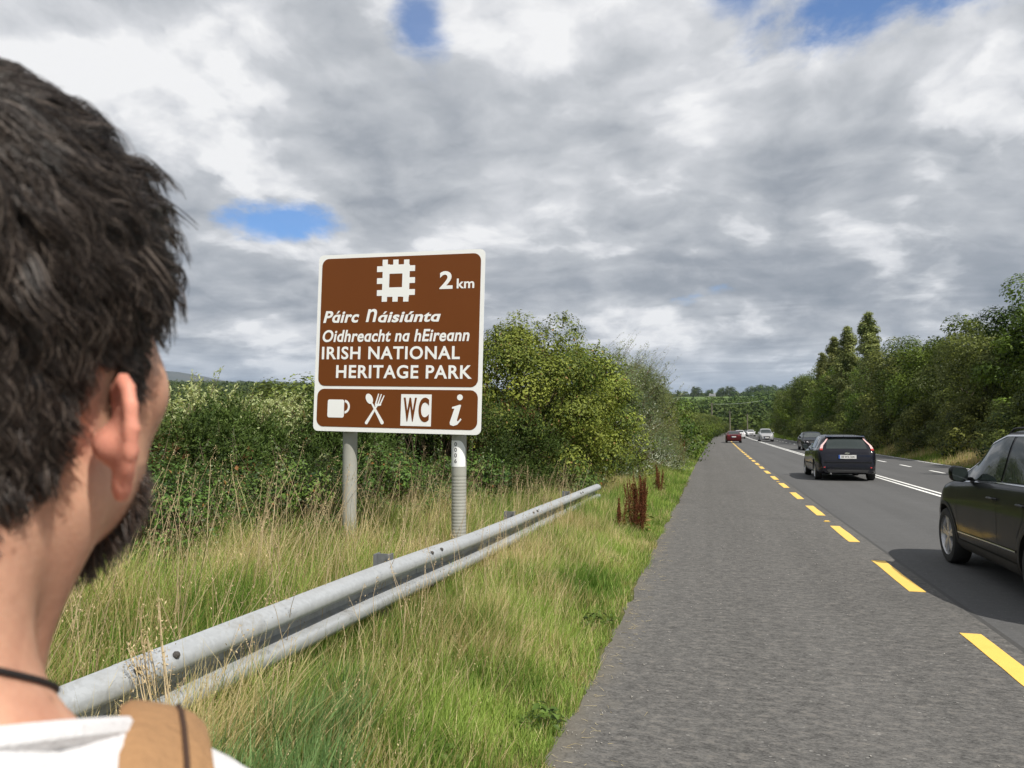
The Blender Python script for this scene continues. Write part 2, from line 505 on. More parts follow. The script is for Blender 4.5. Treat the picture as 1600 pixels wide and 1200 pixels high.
def ground_z(x, y):
    x = np.asarray(x, dtype=float); y = np.asarray(y, dtype=float)
    xs = x - shift(y)
    r = np.hypot(x, y)
    left = np.maximum(ROAD_L - xs, 0); rightd = np.maximum(xs - ROAD_R, 0)
    z = -0.06 + 0.056 * smooth(-0.30, 0.0, ROAD_L - xs) + 0.012 * smooth(0, 0.12, left) + 0.05 * smooth(0.05, 1.4, left) + 0.17 * smooth(1.6, 4.2, left) + 0.12 * smooth(4, 7, left)
    z = z + 0.05 * smooth(0, 0.3, rightd) + 0.35 * smooth(0.4, 3.0, rightd)
    z = z + 0.05 * (vnoise(x, y, 0.9, 1) - 0.5) * smooth(0.1, 0.8, left + rightd)
    far = smooth(330, 1750, r)
    hill = far * (60 + 14 * vnoise(x, y, 500, 3) + 10 * vnoise(x, y, 190, 4)) - 5.0 * smooth(240, 330, r) * (1 - smooth(380, 700, r))
    plateau = smooth(1750, 3800, r) * (32 + 88 * smooth(0, -1500, x))
    az = np.arctan2(x, y)
    mt = smooth(6000, 12500, r) * (700 * np.exp(-((az + 0.72) / 0.17) ** 2) + 130 * np.exp(-((az + 0.50) / 0.10) ** 2) + 60 * vnoise(x, y, 2600, 7) - 60)
    return z + hill + plateau + mt


def grid_mesh(name, xs, ys, zf, mat, shear=True, smooth_=True):
    X, Y = np.meshgrid(xs, ys)
    if shear: X = X + shift(Y)
    Z = zf(X, Y)
    V = np.stack([X.ravel(), Y.ravel(), Z.ravel()], 1)
    nx, ny = len(xs), len(ys)
    i = (np.arange(ny - 1)[:, None] * nx + np.arange(nx - 1)[None, :]).ravel()
    F = np.stack([i, i + 1, i + 1 + nx, i + nx], 1)
    return np_mesh(name, V, F, mat, smooth=smooth_)


half = np.concatenate([[0.06, 0.12, 0.25, 0.45, 0.7, 1.0, 1.4, 1.9, 2.5, 3.2, 4.0, 5.0, 6.5, 8.5, 11, 15, 20, 28, 40, 60, 90, 130, 180], np.geomspace(240, 16000, 70)])
xs = np.concatenate([ROAD_L - half[::-1], [ROAD_L, ROAD_L + 0.10, ROAD_L + 0.22, ROAD_L + 0.32, 3.0, ROAD_R], ROAD_R + half])
ys = np.concatenate([-np.geomspace(1.0, 4000, 26)[::-1], np.arange(0, 40, 0.6), np.geomspace(40, 15500, 150)])
obj('ground', grid_mesh('ground', xs, ys, ground_z, M['ground']), kind='structure')

# road: lanes and hard shoulder as sheets, joint between them
yr = np.concatenate([np.arange(-14, 60, 1.0), np.geomspace(60, 330, 60)])


def strip(name, x0, x1, z, mat, ya=yr, parent=None, n=2, **kw):
    xs_ = np.linspace(x0, x1, n)
    me = grid_mesh(name, xs_, ya, lambda X, Y: np.zeros_like(X) + z - 0.0 * Y, mat)
    return obj(name, me, parent, **kw)


road = strip('road', LINE_Y + 0.24, ROAD_R, 0.0, M['lane'], n=5, kind='structure')
# hard shoulder with a broken, slightly wandering outer edge
ye = np.concatenate([np.arange(-14, 40, 0.08), np.geomspace(40, 330, 120)])
e = ROAD_L + 0.07 * (vnoise(ye, ye * 0 + 3, 0.22, 5) - 0.5) + 0.05 * (vnoise(ye, ye * 0 + 9, 0.09, 8) - 0.5) + 0.12 * (vnoise(ye, ye * 0, 1.7, 6) - 0.5)
cols = [e, ROAD_L + 0.25 + 0 * e, 0.6 + 0 * e, LINE_Y + 0.21 + 0 * e]
V = np.concatenate([np.stack([c + shift(ye), ye, np.zeros_like(ye) + (0.004 if k else 0.001)], 1) for k, c in enumerate(cols)])
n_ = len(ye); F = np.concatenate([np.stack([np.arange(n_ - 1) + k * n_, np.arange(n_ - 1) + (k + 1) * n_, np.arange(1, n_) + (k + 1) * n_, np.arange(1, n_) + k * n_], 1) for k in range(3)])
shoulder = obj('hard_shoulder', np_mesh('hard_shoulder', V, F, M['shoulder']), kind='structure')
strip('joint_seam', LINE_Y + 0.20, LINE_Y + 0.26, 0.0035, M['tar'], parent=shoulder)


def dash(name, x0, x1, y0, y1, mat, parent, z=0.009, n=7):
    """a painted dash with slightly ragged ends and edges, real thickness"""
    ya = np.linspace(y0, y1, n)
    L = x0 + shift(ya) + RNG.normal(0, 0.0025, n); R = x1 + shift(ya) + RNG.normal(0, 0.0025, n)
    vs = [(a, y, z) for a, y in zip(L, ya)] + [(a, y, z) for a, y in zip(R, ya)] + [(a, y, z - 0.0045) for a, y in zip(L, ya)] + [(a, y, z - 0.0045) for a, y in zip(R, ya)]
    fs = []
    for i in range(n - 1):
        fs += [(i, n + i, n + i + 1, i + 1), (2 * n + i, i, i + 1, 2 * n + i + 1), (n + i, 3 * n + i, 3 * n + i + 1, n + i + 1)]
    fs += [(0, 2 * n, 3 * n, n), (n - 1, 2 * n - 1, 4 * n - 1, 3 * n - 1)]
    return mesh_obj(name, vs, fs, mat, parent)


for k in range(-4, 46):
    y1 = 6.82 + 3.43 * k
    dash('yellow_dash', 1.905, 2.06, y1 - 1.83, y1, M['yellow'], shoulder)
for k in range(-3, 40):
    y0 = 8.2 + 8.0 * k
    dash('centre_line', 5.32, 5.42, y0, y0 + 7.97, M['white_line'], road, 0.006, 5)
    dash('centre_line', 5.56, 5.66, y0, y0 + 7.90, M['white_line'], road, 0.006, 5)
for k in range(-4, 34):
    y0 = 35.8 + 4.9 * k
    dash('edge_dash', 8.22, 8.34, y0, y0 + 1.9, M['white_line'], road, 0.006, 3)
for k in range(14):          # small amber road studs between the yellow dashes
    ys_ = 4.02 + 10.29 * k
    mb = MB(); mb.prism([(-0.05, 0.004), (0.05, 0.004), (0.036, 0.020), (-0.036, 0.020)], -0.045, 0.045)
    mb.obj('road_stud', M['yellow'], shoulder, loc=(1.95 + float(shift(ys_)), ys_, 0.0))
strip('edge_line', 10.10, 10.18, 0.006, M['white_line'], parent=road)

# loose chippings along the shoulder
def chippings():
    n = 520
    x = np.concatenate([RNG.uniform(-0.8, 1.9, n // 2), ROAD_L + np.abs(RNG.normal(0, 0.12, n // 2))]); y = 2.5 + RNG.random(n) ** 1.6 * 14
    s = RNG.uniform(0.0025, 0.007, n)
    base = np.array([[1, 0, 0], [0, 1, 0], [-1, 0, 0], [0, -1, 0], [0, 0, .8], [0, 0, -.5]], float)
    fc = np.array([[0, 1, 4], [1, 2, 4], [2, 3, 4], [3, 0, 4], [1, 0, 5], [2, 1, 5], [3, 2, 5], [0, 3, 5]])
    V = base[None] * RNG.uniform(0.6, 1.4, (n, 6, 1)) * s[:, None, None] + np.stack([x + shift(y), y, 0.007 + s * 0.2], 1)[:, None, :]
    F = (fc[None] + np.arange(n)[:, None, None] * 6).reshape(-1, 3)
    obj('loose_chippings', np_mesh('loose_chippings', V.reshape(-1, 3), F, plain('pale_stone', (0.36, 0.34, 0.31), 0.8, vary=0.5, scale=3)), kind='stuff')


chippings()


def build_haze():
    m = bpy.data.materials.new('haze_air'); m.use_nodes = True
    t = NT(m.node_tree); t.n.clear()
    out = t.node('ShaderNodeOutputMaterial')
    v = t.node('ShaderNodeVolumePrincipled', {'Color': (0.66, 0.80, 1.0), 'Density': 4.0e-5, 'Anisotropy': 0.2})
    t.l.new(v.outputs[0], out.inputs['Volume'])
    mb = MB(); mb.box((0, 5800, 440), (34400, 20000, 920))
    mb.obj('haze', m, kind='stuff')


build_haze()

# ------------------------------------------------------------------ vegetation builders
def unit(v):
    return v / np.maximum(np.linalg.norm(v, axis=-1, keepdims=True), 1e-9)


def leaves(pos, nrm, size, aspect=0.5, axis=None, fold=0.18, rng=RNG):
    """diamond leaves folded along the midrib: base, side, tip, side -> two triangles each"""
    n = len(pos)
    if axis is None: axis = rng.normal(size=(n, 3))
    axis = unit(axis - nrm * np.sum(axis * nrm, 1, keepdims=True))
    side = np.cross(nrm, axis)
    s = np.asarray(size).reshape(-1, 1)
    b = pos - axis * s * 0.5
    tip = pos + axis * s * 0.5 - nrm * s * 0.08
    l = pos - side * s * aspect * 0.5 + nrm * s * fold * aspect
    r = pos + side * s * aspect * 0.5 + nrm * s * fold * aspect
    V = np.stack([b, r, tip, l], 1).reshape(-1, 3)
    i = np.arange(n)[:, None] * 4
    F = np.concatenate([i + np.array([[0, 2, 1]]), i + np.array([[0, 3, 2]])])
    return V, F


def crown_points(rng, h, rx, ry, z0, n_clump, n_leaf, shape='round', clump_r=0.26, lump=0.22, up=0.25):
    """clumps set through the outer part of a lumpy envelope; leaves gathered about each clump"""
    d = unit(rng.normal(size=(n_clump, 3)))
    d[:, 2] = np.where(d[:, 2] < -0.75, -d[:, 2], d[:, 2])
    fill = rng.uniform(0.50, 1.0, n_clump) ** 0.55
    lum = 1 + lump * np.clip(rng.normal(size=n_clump), -1.5, 1.1)
    cz = (h - z0) / 2
    c = d * fill[:, None] * lum[:, None]
    if shape == 'poplar':
        t = rng.random(n_clump) ** 0.8
        w = np.interp(t, [0, 0.15, 0.5, 0.85, 1.0], [0.55, 1.0, 0.8, 0.42, 0.08])
        a = rng.uniform(0, 2 * np.pi, n_clump); rr = w * rng.uniform(0.3, 1.0, n_clump)
        C = np.stack([rx * rr * np.cos(a), ry * rr * np.sin(a), z0 + t * (h - z0)], 1)
        cr = clump_r * rx * rng.uniform(0.5, 1.15, n_clump) * np.interp(t, [0, 1], [1.1, 0.6])
    elif shape == 'bush':
        # dome: clumps over the whole of a flattened hemisphere, sides nearly upright
        a = rng.uniform(0, 2 * np.pi, n_clump); zz = rng.random(n_clump) ** 0.9
        rr = (1 - zz ** 2.6) ** 0.5 * (1 + lump * np.clip(rng.normal(size=n_clump), -1.5, 0.8)) * rng.uniform(0.55, 1.0, n_clump) ** 0.5
        inner = rng.random(n_clump) < 0.25
        rr = np.where(inner, rr * rng.random(n_clump), rr)
        cr = clump_r * (rx + ry) / 2 * rng.uniform(0.55, 1.3, n_clump)
        C = np.stack([rr * np.cos(a) * rx, rr * np.sin(a) * ry, z0 + zz * np.maximum(h - z0 - cr * 0.7, 0.1) * (1 + 0.07 * rng.normal(size=n_clump))], 1)
    else:
        C = np.stack([c[:, 0] * rx, c[:, 1] * ry, z0 + cz + c[:, 2] * cz * 0.95], 1)
        cr = clump_r * (rx + ry) / 2 * rng.uniform(0.6, 1.35, n_clump)
    k = rng.choice(n_clump, n_leaf, p=cr ** 2 / np.sum(cr ** 2))
    ld = unit(rng.normal(size=(n_leaf, 3)) + np.array([0, 0, up]))
    rad = cr[k] * (0.55 + 0.55 * rng.random(n_leaf) ** 0.8)
    P = C[k] + ld * rad[:, None] * np.array([1, 1, 0.85])
    out = unit(C[k] - np.array([0, 0, z0 + (h - z0) * 0.4]))
    N = unit(ld * 1.0 + out * 0.5 + rng.normal(size=(n_leaf, 3)) * 0.38 + np.array([0, 0, 0.30]))
    tint = np.clip(0.42 + 0.20 * rng.normal(size=n_clump)[k] + 0.17 * rng.normal(size=n_leaf), 0, 0.9)
    return P, N, tint, C, cr


def limbs(C, h, z0, r0, rng, n_main=9, base=(0, 0), mat='bark', lean=0.03):
    mb = MB()
    top = np.array([base[0] + rng.normal() * lean * h, base[1] + rng.normal() * lean * h, h * 0.8])
    b = np.array([base[0], base[1], -0.15])
    pts = [b + (top - b) * t + np.array([rng.normal(), rng.normal(), 0]) * 0.012 * h * (t > 0) for t in np.linspace(0, 1, 7)]
    mb.tube(pts, [r0 * (1 - 0.85 * t) * (1.35 if t == 0 else 1) for t in np.linspace(0, 1, 7)], 8)
    idx = rng.choice(len(C), min(n_main, len(C)), replace=False)
    for i in idx:
        e_ = C[i]; t = np.clip((e_[2] - 0.25 * h) / h, 0.12, 0.75)
        s = b + (top - b) * t
        m = (s + e_) / 2 + np.array([0, 0, -0.03 * h])
        mb.tube([s, m, e_], [r0 * 0.42 * (1 - t * 0.6), r0 * 0.25, r0 * 0.08], 5, cap=False)
        for j in range(2):
            f_ = e_ * np.array([1, 1, .93]) + rng.normal(size=3) * 0.04 * h * np.array([1, 1, 0.5])
            mb.tube([m, (m + f_) / 2 + rng.normal(size=3) * 0.01 * h, f_], [r0 * 0.16, r0 * 0.1, r0 * 0.04], 4, cap=False)
    return mb


def twigs_mesh(starts, ends, r, rng):
    """thin three-sided twigs as one array mesh"""
    n = len(starts)
    mid = (starts + ends) / 2 + rng.normal(size=(n, 3)) * np.linalg.norm(ends - starts, axis=1, keepdims=True) * 0.06
    ax = unit(ends - starts); u = unit(np.cross(ax, rng.normal(size=(n, 3)))); w = np.cross(ax, u)
    R = np.asarray(r).reshape(-1, 1) * np.ones((n, 1)); V = []
    for p, k in ((starts, 1.0), (mid, 0.75), (ends, 0.25)):
        for a in range(3):
            t = 2 * np.pi * a / 3
            V.append(p + (u * math.cos(t) + w * math.sin(t)) * R * k)
    V = np.stack(V, 1).reshape(-1, 3)
    i = np.arange(n)[:, None] * 9; F = []
    for s_ in (0, 3):
        for a in range(3):
            F.append(i + np.array([[s_ + a, s_ + (a + 1) % 3, s_ + 3 + (a + 1) % 3, s_ + 3 + a]]))
    return V, np.concatenate(F)


TREE_DATA = {}


def make_tree_data(key, seed, h, rx, ry, z0, n_clump, n_leaf, leaf, mat, shape='round', clump_r=0.26, aspect=0.62, r0=0.16, n_main=9, lump=0.22, jit=1.0):
    rng = np.random.default_rng(seed)
    P, N, tint, C, cr = crown_points(rng, h, rx, ry, z0, n_clump, n_leaf, shape, clump_r, lump)
    V, F = leaves(P, N, leaf * np.exp(rng.normal(-0.08, 0.38, n_leaf)).clip(0.4, 2.0) * jit, aspect, rng=rng)
    crown = np_mesh('crown', V, F, M[mat], attrs={'tint': np.repeat(tint, 4)})
    mb = limbs(C, h, z0, r0, rng, n_main)
    trunk = bpy.data.meshes.new('trunk'); trunk.from_pydata(mb.v, [], mb.f); finish(trunk, M['bark'], True)
    TREE_DATA[key] = (crown, trunk)


def plant_tree(name, key, x, y, label, cat='tree', group=None, s=1.0, sz=None, rz=None, z=None):
    t = empty(name, (x, y, float(ground_z(x, y)) if z is None else z), random.uniform(0, 6.28) if rz is None else rz, label=label, cat=cat, group=group)
    t.scale = (s, s, sz or s)
    crown, trunk = TREE_DATA[key]
    obj('crown', crown, t); obj('trunk' if cat == 'tree' else 'stem', trunk, t)
    return t


# --- the belt of trees on the right of the road
make_tree_data('round_a', 21, 8.4, 3.5, 3.5, 0.2, 85, 30000, 0.15, 'tree_a', r0=0.2, clump_r=0.27)
make_tree_data('round_b', 22, 8.6, 3.6, 3.4, 0.2, 75, 30000, 0.15, 'tree_b', r0=0.2, clump_r=0.30)
make_tree_data('round_c', 23, 8.0, 3.3, 3.7, 0.2, 95, 30000, 0.145, 'tree_a', r0=0.2, clump_r=0.26, lump=0.28)
make_tree_data('poplar', 24, 12.0, 1.75, 1.75, 0.5, 100, 24000, 0.16, 'poplar', shape='poplar', clump_r=0.42, r0=0.16)
make_tree_data('edge_bush', 25, 3.4, 2.0, 2.2, 0.0, 60, 14000, 0.115, 'tree_b', shape='bush', clump_r=0.28, r0=0.07)
make_tree_data('big', 26, 9.3, 3.4, 3.6, 0.4, 100, 34000, 0.16, 'tree_a', r0=0.24, clump_r=0.24, lump=0.25)

GT = 'trees in the belt along the right side of the road'
plant_tree('broadleaf_tree', 'big', 16.4, 41.5, 'tallest dark green tree at the right edge, towering above the roadside belt', group=GT, s=0.84, rz=1.0)
rows = [('round_a', 15.0, 34.0, .74, 'rounded dark tree of the belt behind the nearest black car'),
        ('round_b', 14.8, 47.0, .78, 'rounded green tree just left of the tallest tree at the right edge'),
        ('round_a', 15.6, 52.5, .88, 'full round tree forming the right half of the broad hump in the belt'),
        ('round_c', 15.0, 58.5, .92, 'dark broad tree at the crest of the hump in the right-hand belt'),
        ('round_b', 14.6, 65.0, .90, 'olive green tree on the left shoulder of the hump in the right-hand belt'),
        ('round_c', 14.4, 71.5, .80, 'low dark tree filling the dip between the poplars and the hump'),
        ('poplar', 14.6, 76.5, 1.02, 'tallest and nearest of the slim pointed poplars in the right-hand belt'),
        ('poplar', 14.0, 84.5, 1.0, 'second slim poplar, just left of the tallest one'),
        ('poplar', 14.2, 94.0, 1.0, 'third slim poplar counting left from the tallest one'),
        ('poplar', 14.2, 104.0, .93, 'fourth slim poplar, at the left end of the row of spires')]
for k, x, y, s, lab in rows:
    plant_tree('poplar_tree' if k == 'poplar' else 'broadleaf_tree', k, x, y, lab, group=GT, s=s)
far_row = [('round_a', 15.4, 89, 1.0), ('round_c', 15.6, 99, 1.02), ('round_b', 14.9, 113, 1.08), ('round_c', 15.0, 125, 1.08), ('round_a', 15.4, 134, 1.08), ('round_b', 15.7, 144, 1.0),
           ('round_c', 16.1, 155, 1.0), ('round_a', 16.6, 167, .95), ('round_b', 17.0, 180, .95), ('round_c', 18.0, 196, .9), ('round_a', 19.0, 214, .85)]
for k, x, y, s in far_row:
    plant_tree('broadleaf_tree', k, x, y, 'green broadleaf tree in the belt beyond the poplars, toward the far road end', group='far trees of the right-hand belt beyond the poplars', s=s)
for k, x, y, s in [('round_b', 20.5, 31, .75), ('round_c', 21, 38, .75), ('round_b', 21.5, 47, .82), ('round_a', 21, 56, .92), ('round_c', 21, 64, .92), ('round_a', 20.5, 73, .88), ('round_b', 20, 82, 1.05), ('round_c', 20, 92, 1.1),
                   ('round_a', 20, 104, 1.1), ('round_b', 20.5, 118, 1.1), ('round_c', 21, 134, 1.05), ('round_a', 22, 152, 1.0), ('round_b', 23, 172, .95), ('round_a', 15.2, 27, .9), ('round_b', 14.8, 20, .9)]:
    plant_tree('broadleaf_tree', k, x, y, 'green broadleaf tree standing in the second row behind the roadside belt', group='second row of trees behind the right-hand belt', s=s)
bl = ['leafy bush under the tallest tree at the right edge, behind the near black car', 'leafy bush at the foot of the belt, left of the near black car',
      'olive bush at the foot of the belt right of the sunlit grass patch', 'pale olive bush under the hump trees behind the sunlit grass patch', 'bush under the dip in the belt, behind the black hatchback roof']
for i, (x, y, s) in enumerate([(12.9, 36, .95), (12.8, 43, .85), (12.6, 50, .8), (12.6, 58, .95), (12.6, 67, .85)]):
    plant_tree('roadside_bush', 'edge_bush', x, y, bl[i], cat='bush', group='bushes at the foot of the right-hand belt', s=s, sz=s * random.uniform(.8, 1.15))
for i, (x, y, s) in enumerate([(12.7, 76, 1), (12.8, 86, 1), (12.8, 97, .9), (13.2, 110, 1), (13.4, 124, 1), (14, 140, 1), (14.3, 158, 1), (15, 178, 1)]):
    plant_tree('roadside_bush', 'edge_bush', x, y, 'leafy bush at the foot of the belt beyond the black hatchback', cat='bush', group='far bushes at the foot of the right-hand belt', s=s, sz=s * random.uniform(.8, 1.15))


# --- left hedge: gorse, bramble, hawthorn, willow, each its own
def spiky_bush(name, x, y, rx, ry, h, n, seed, label, needle=0.075, mat='gorse', top_leaf=0, tint_off=0.0, cat='bush', parts=True):
    rng = np.random.default_rng(seed)
    root = empty(name, (x, y, float(ground_z(x, y))), 0, label=label, cat=cat)
    ncl = 90
    _, _, _, C, cr = crown_points(rng, h, rx, ry, 0.0, ncl, 10, 'bush', 0.30)
    # shoots: from each clump centre outwards and up; needles set round the end of each shoot
    k = rng.integers(0, ncl, n)
    d = unit(rng.normal(size=(n, 3)) * 0.8 + unit(C[k] * np.array([1, 1, 1.2])) * 0.8 + np.array([0, 0, 0.55]))
    base = C[k] + rng.normal(size=(n, 3)) * cr[k][:, None] * 0.42
    L = rng.uniform(0.10, 0.26, n)
    tip = base + d * L[:, None]
    ctint = rng.normal(size=ncl)[k] * 0.13
    V = []; F = []; T = []; off = 0
    m = 10
    t = rng.random((n, m)) ** 0.7
    P = base[:, None] + d[:, None] * (L[:, None] * t)[..., None]
    nd = unit(d[:, None] * 0.75 + rng.normal(size=(n, m, 3)) * 0.55)
    s = needle * rng.uniform(0.5, 1.2, (n, m)) * (1.15 - 0.5 * t)
    a = P.reshape(-1, 3); dd = nd.reshape(-1, 3); ss = s.reshape(-1, 1)
    sd = unit(np.cross(dd, rng.normal(size=dd.shape)))
    Vn = np.stack([a - sd * ss * 0.16, a + sd * ss * 0.16, a + dd * ss], 1).reshape(-1, 3)
    Fn = np.arange(len(a) * 3).reshape(-1, 3)
    tt = np.clip(0.40 + tint_off + 0.15 * rng.normal(size=len(a)) + np.repeat(ctint, m) + 0.18 * (t.ravel() - 0.5), 0, 0.9)
    dead = rng.random(ncl)[k] < 0.10
    tt = np.where(np.repeat(dead, m) & (rng.random(len(a)) < 0.7), 0.96, tt)
    obj('foliage', np_mesh('foliage', Vn, Fn, M[mat], attrs={'tint': np.repeat(tt, 3)}), root)
    q = rng.choice(n, min(900, n), replace=False)
    V2, F2 = twigs_mesh(np.concatenate([base[q], C * 0.25]), np.concatenate([tip[q], C]), np.concatenate([np.full(len(q), 0.0022), np.full(ncl, 0.010)]), rng)
    obj('stem', np_mesh('stem', V2, F2, M['twig']), root)
    return root


def leafy_bush(name, x, y, rx, ry, h, n, leaf, mat, seed, label, cat='bush', aspect=0.6, clump_r=0.24, ncl=100, shoots=0, lean=(0, 0), shoot_len=0.6, z0=0.0, lump=0.2, shape='bush', group=None, shoot_leaf=1.0, dark_core=True):
    rng = np.random.default_rng(seed)
    root = empty(name, (x, y, float(ground_z(x, y))), 0, label=label, cat=cat, group=group)
    P, N, tint, C, cr = crown_points(rng, h, rx, ry, z0, ncl, n, shape, clump_r, lump)
    size = leaf * np.exp(rng.normal(-0.08, 0.38, n)).clip(0.4, 2.0)
    patch = np.clip(rng.normal(size=ncl) * 0.5 + 0.5, 0, 1)
    Vl, Fl = leaves(P, N, size, aspect, rng=rng)
    tt = tint
    brown = rng.random(n) < 0.014
    tt = np.where(brown, 0.97, tt)
    Vs = [Vl]; Fs = [Fl]; Ts = [np.repeat(tt, 4)]; off = len(Vl)
    S0 = [C * 0.22]; S1 = [C]; SR = [np.full(ncl, 0.014)]
    if shoots:
        # long shoots that break the outline, leafy along their length, blown to one side
        k = rng.integers(0, ncl, shoots)
        top = C[k] + unit(C[k]) * cr[k][:, None] * 0.5
        d = unit(unit(C[k]) * 0.55 + rng.normal(size=(shoots, 3)) * 0.35 + np.array([lean[0], lean[1], 0.95]))
        L = shoot_len * rng.uniform(0.35, 1.1, shoots)
        m = 15
        t = np.linspace(0.1, 1, m)[None, :] * np.ones((shoots, 1))
        bend = np.array([lean[0], lean[1], -0.15])
        Q = top[:, None] + d[:, None] * (L[:, None] * t)[..., None] + bend * (L[:, None] * t ** 2 * 0.35)[..., None]
        ax = unit(d[:, None] * 0.7 + rng.normal(size=(shoots, m, 3)) * 0.6)
        nn = unit(rng.normal(size=(shoots, m, 3)) + np.array([0, 0, 0.5]))
        Q = Q + ax * leaf * 0.5 * shoot_leaf
        Vq, Fq = leaves(Q.reshape(-1, 3), nn.reshape(-1, 3), (leaf * shoot_leaf * rng.uniform(0.6, 1.2, shoots * m)), aspect, axis=ax.reshape(-1, 3), rng=rng)
        Vs.append(Vq); Fs.append(Fq + off); Ts.append(np.repeat(np.clip(0.62 + 0.18 * rng.normal(size=shoots * m), 0, 0.9), 4))
        S0.append(top - d * 0.15); S1.append(top + d * L[:, None] + bend * L[:, None] * 0.35); SR.append(np.full(shoots, 0.0045))
    obj('foliage', np_mesh('foliage', np.concatenate(Vs), np.concatenate(Fs), M[mat], attrs={'tint': np.concatenate(Ts)}), root)
    V2, F2 = twigs_mesh(np.concatenate(S0), np.concatenate(S1), np.concatenate(SR), rng)
    obj('stem', np_mesh('stem', V2, F2, M['twig']), root)
    return root


spiky_bush('gorse_bush', -6.75, 6.9, 1.35, 1.5, 1.60, 9000, 31, 'dense dark green gorse bush just right of the man\'s face')
spiky_bush('gorse_bush', -6.6, 9.1, 1.35, 1.35, 1.60, 9000, 32, 'dense green gorse bush between the man and the sign, under the pale tipped twigs', tint_off=0.05)
spiky_bush('gorse_bush', -5.9, 10.6, 1.2, 1.3, 1.66, 8000, 33, 'dark green gorse bush directly behind the left half of the brown sign')
spiky_bush('gorse_bush', -5.2, 13.6, 1.6, 1.5, 2.3, 8500, 34, 'dark green gorse bush seen just right of the brown sign, below the big yellowish hawthorn', tint_off=-0.03)
spiky_bush('gorse_bush', -4.2, 15.6, 1.3, 1.3, 1.9, 6000, 35, 'bluish green gorse bush low in the hedge, above the middle of the guard rail', tint_off=0.03)
leafy_bush('bramble_thicket', -5.15, 5.9, 0.85, 1.2, 1.12, 11000, 0.041, 'bramble', 41, 'low leafy bramble thicket at the left, beside the man\'s beard, below the gorse', shoots=40, shoot_len=0.55)
leafy_bush('bramble_thicket', -5.0, 7.9, 0.95, 1.2, 1.02, 11000, 0.041, 'bramble', 42, 'low bramble thicket left of the left sign post with dry stalks before it', shoots=40, shoot_len=0.5)
leafy_bush('bramble_thicket', -4.75, 10.2, 1.1, 1.1, 1.15, 10000, 0.044, 'bramble', 43, 'dark bramble thicket between the two grey sign posts', shoots=40, shoot_len=0.5)
leafy_bush('bramble_thicket', -4.3, 12.7, 1.0, 1.2, 1.05, 7000, 0.055, 'bramble', 44, 'bramble thicket low in the hedge just right of the numbered sign post', shoots=30, shoot_len=0.5)
leafy_bush('bramble_thicket', -3.35, 16.4, 1.0, 1.5, 0.95, 7000, 0.058, 'bramble', 45, 'light green bramble and nettle thicket above the far half of the guard rail', shoots=30, shoot_len=0.5)
leafy_bush('sallow_bush', -7.5, 9.5, 1.3, 1.1, 1.80, 3600, 0.062, 'sallow_tip', 46, 'pale leaved sallow whose light twig tips show above the gorse right of the man\'s face', shoots=230, shoot_len=0.45, lean=(0.3, 0.1), aspect=0.4)
leafy_bush('sallow_bush', -6.55, 10.1, 0.95, 0.85, 1.70, 3000, 0.055, 'sallow_tip', 47, 'silvery leaved sallow with small pale leaves touching the left edge of the brown sign', shoots=260, shoot_len=0.40, lean=(0.5, 0.1), aspect=0.4)
leafy_bush('hawthorn_bush', -4.5, 17.3, 2.35, 2.1, 4.05, 62000, 0.060, 'hawthorn', 51, 'big rounded yellowish green hawthorn right of the brown sign, tallest of the left hedge', shoots=260, shoot_len=0.32, ncl=120, clump_r=0.22, lump=0.10)
leafy_bush('hawthorn_bush', -5.7, 14.9, 1.8, 1.5, 3.05, 34000, 0.056, 'hawthorn', 52, 'yellow green hawthorn partly hidden behind the right edge of the brown sign', shoots=160, shoot_len=0.30, clump_r=0.22)
leafy_bush('hawthorn_bush', -3.7, 20.8, 1.8, 2.2, 4.0, 38000, 0.066, 'hawthorn', 53, 'green hawthorn stepping down between the tallest hawthorn and the silvery willow', shoots=150, shoot_len=0.35, clump_r=0.24)
leafy_bush('willow_bush', -2.95, 21.6, 1.35, 2.1, 3.5, 34000, 0.070, 'willow', 54, 'silvery leaved willow bush with flashing pale leaf backs right of the big hawthorn', shoots=300, shoot_len=0.85, lean=(0.75, 0.1), aspect=0.30, clump_r=0.24)
leafy_bush('willow_bush', -2.75, 27.0, 1.55, 2.7, 3.9, 36000, 0.075, 'willow', 55, 'grey green willow bush reaching the road edge before the far hedge, with tall upright shoots', shoots=220, shoot_len=1.0, lean=(0.5, 0.1), aspect=0.32, clump_r=0.24)
leafy_bush('willow_bush', -2.95, 34.0, 1.75, 3.2, 3.8, 30000, 0.09, 'tree_b', 56, 'dense green bush at the right end of the near hedge, above a rusty dock plant', shoots=120, shoot_len=0.8, lean=(0.4, 0.1), aspect=0.4, clump_r=0.24)
make_tree_data('hedge', 61, 3.2, 1.9, 3.0, 0.0, 80, 18000, 0.11, 'tree_b', shape='bush', clump_r=0.26, r0=0.06)
make_tree_data('hedge_dark', 62, 3.0, 2.0, 3.0, 0.0, 80, 18000, 0.11, 'tree_a', shape='bush', clump_r=0.26, r0=0.06)
for i, (x, y, s) in enumerate([(-2.9, 41, 1.1), (-3.0, 48, 1.05), (-3.1, 56, 1.02), (-3.2, 66, 1), (-3.1, 76, 1), (-3.1, 87, 1.05), (-3.1, 99, 1.1), (-3.2, 112, 1.2), (-3.2, 126, 1.3), (-3.0, 142, 1.4), (-2.8, 160, 1.5), (-2.4, 180, 1.6), (-2.0, 202, 1.7)]):
    plant_tree('hedge_bush', 'hedge' if i % 2 else 'hedge_dark', x + float(shift(y)) * .8, y, 'green hedge bush beside the left road edge, beyond the willows', cat='bush', group='far hedge along the left road edge', s=s, rz=random.choice([0, 3.14]) + random.uniform(-.2, .2))
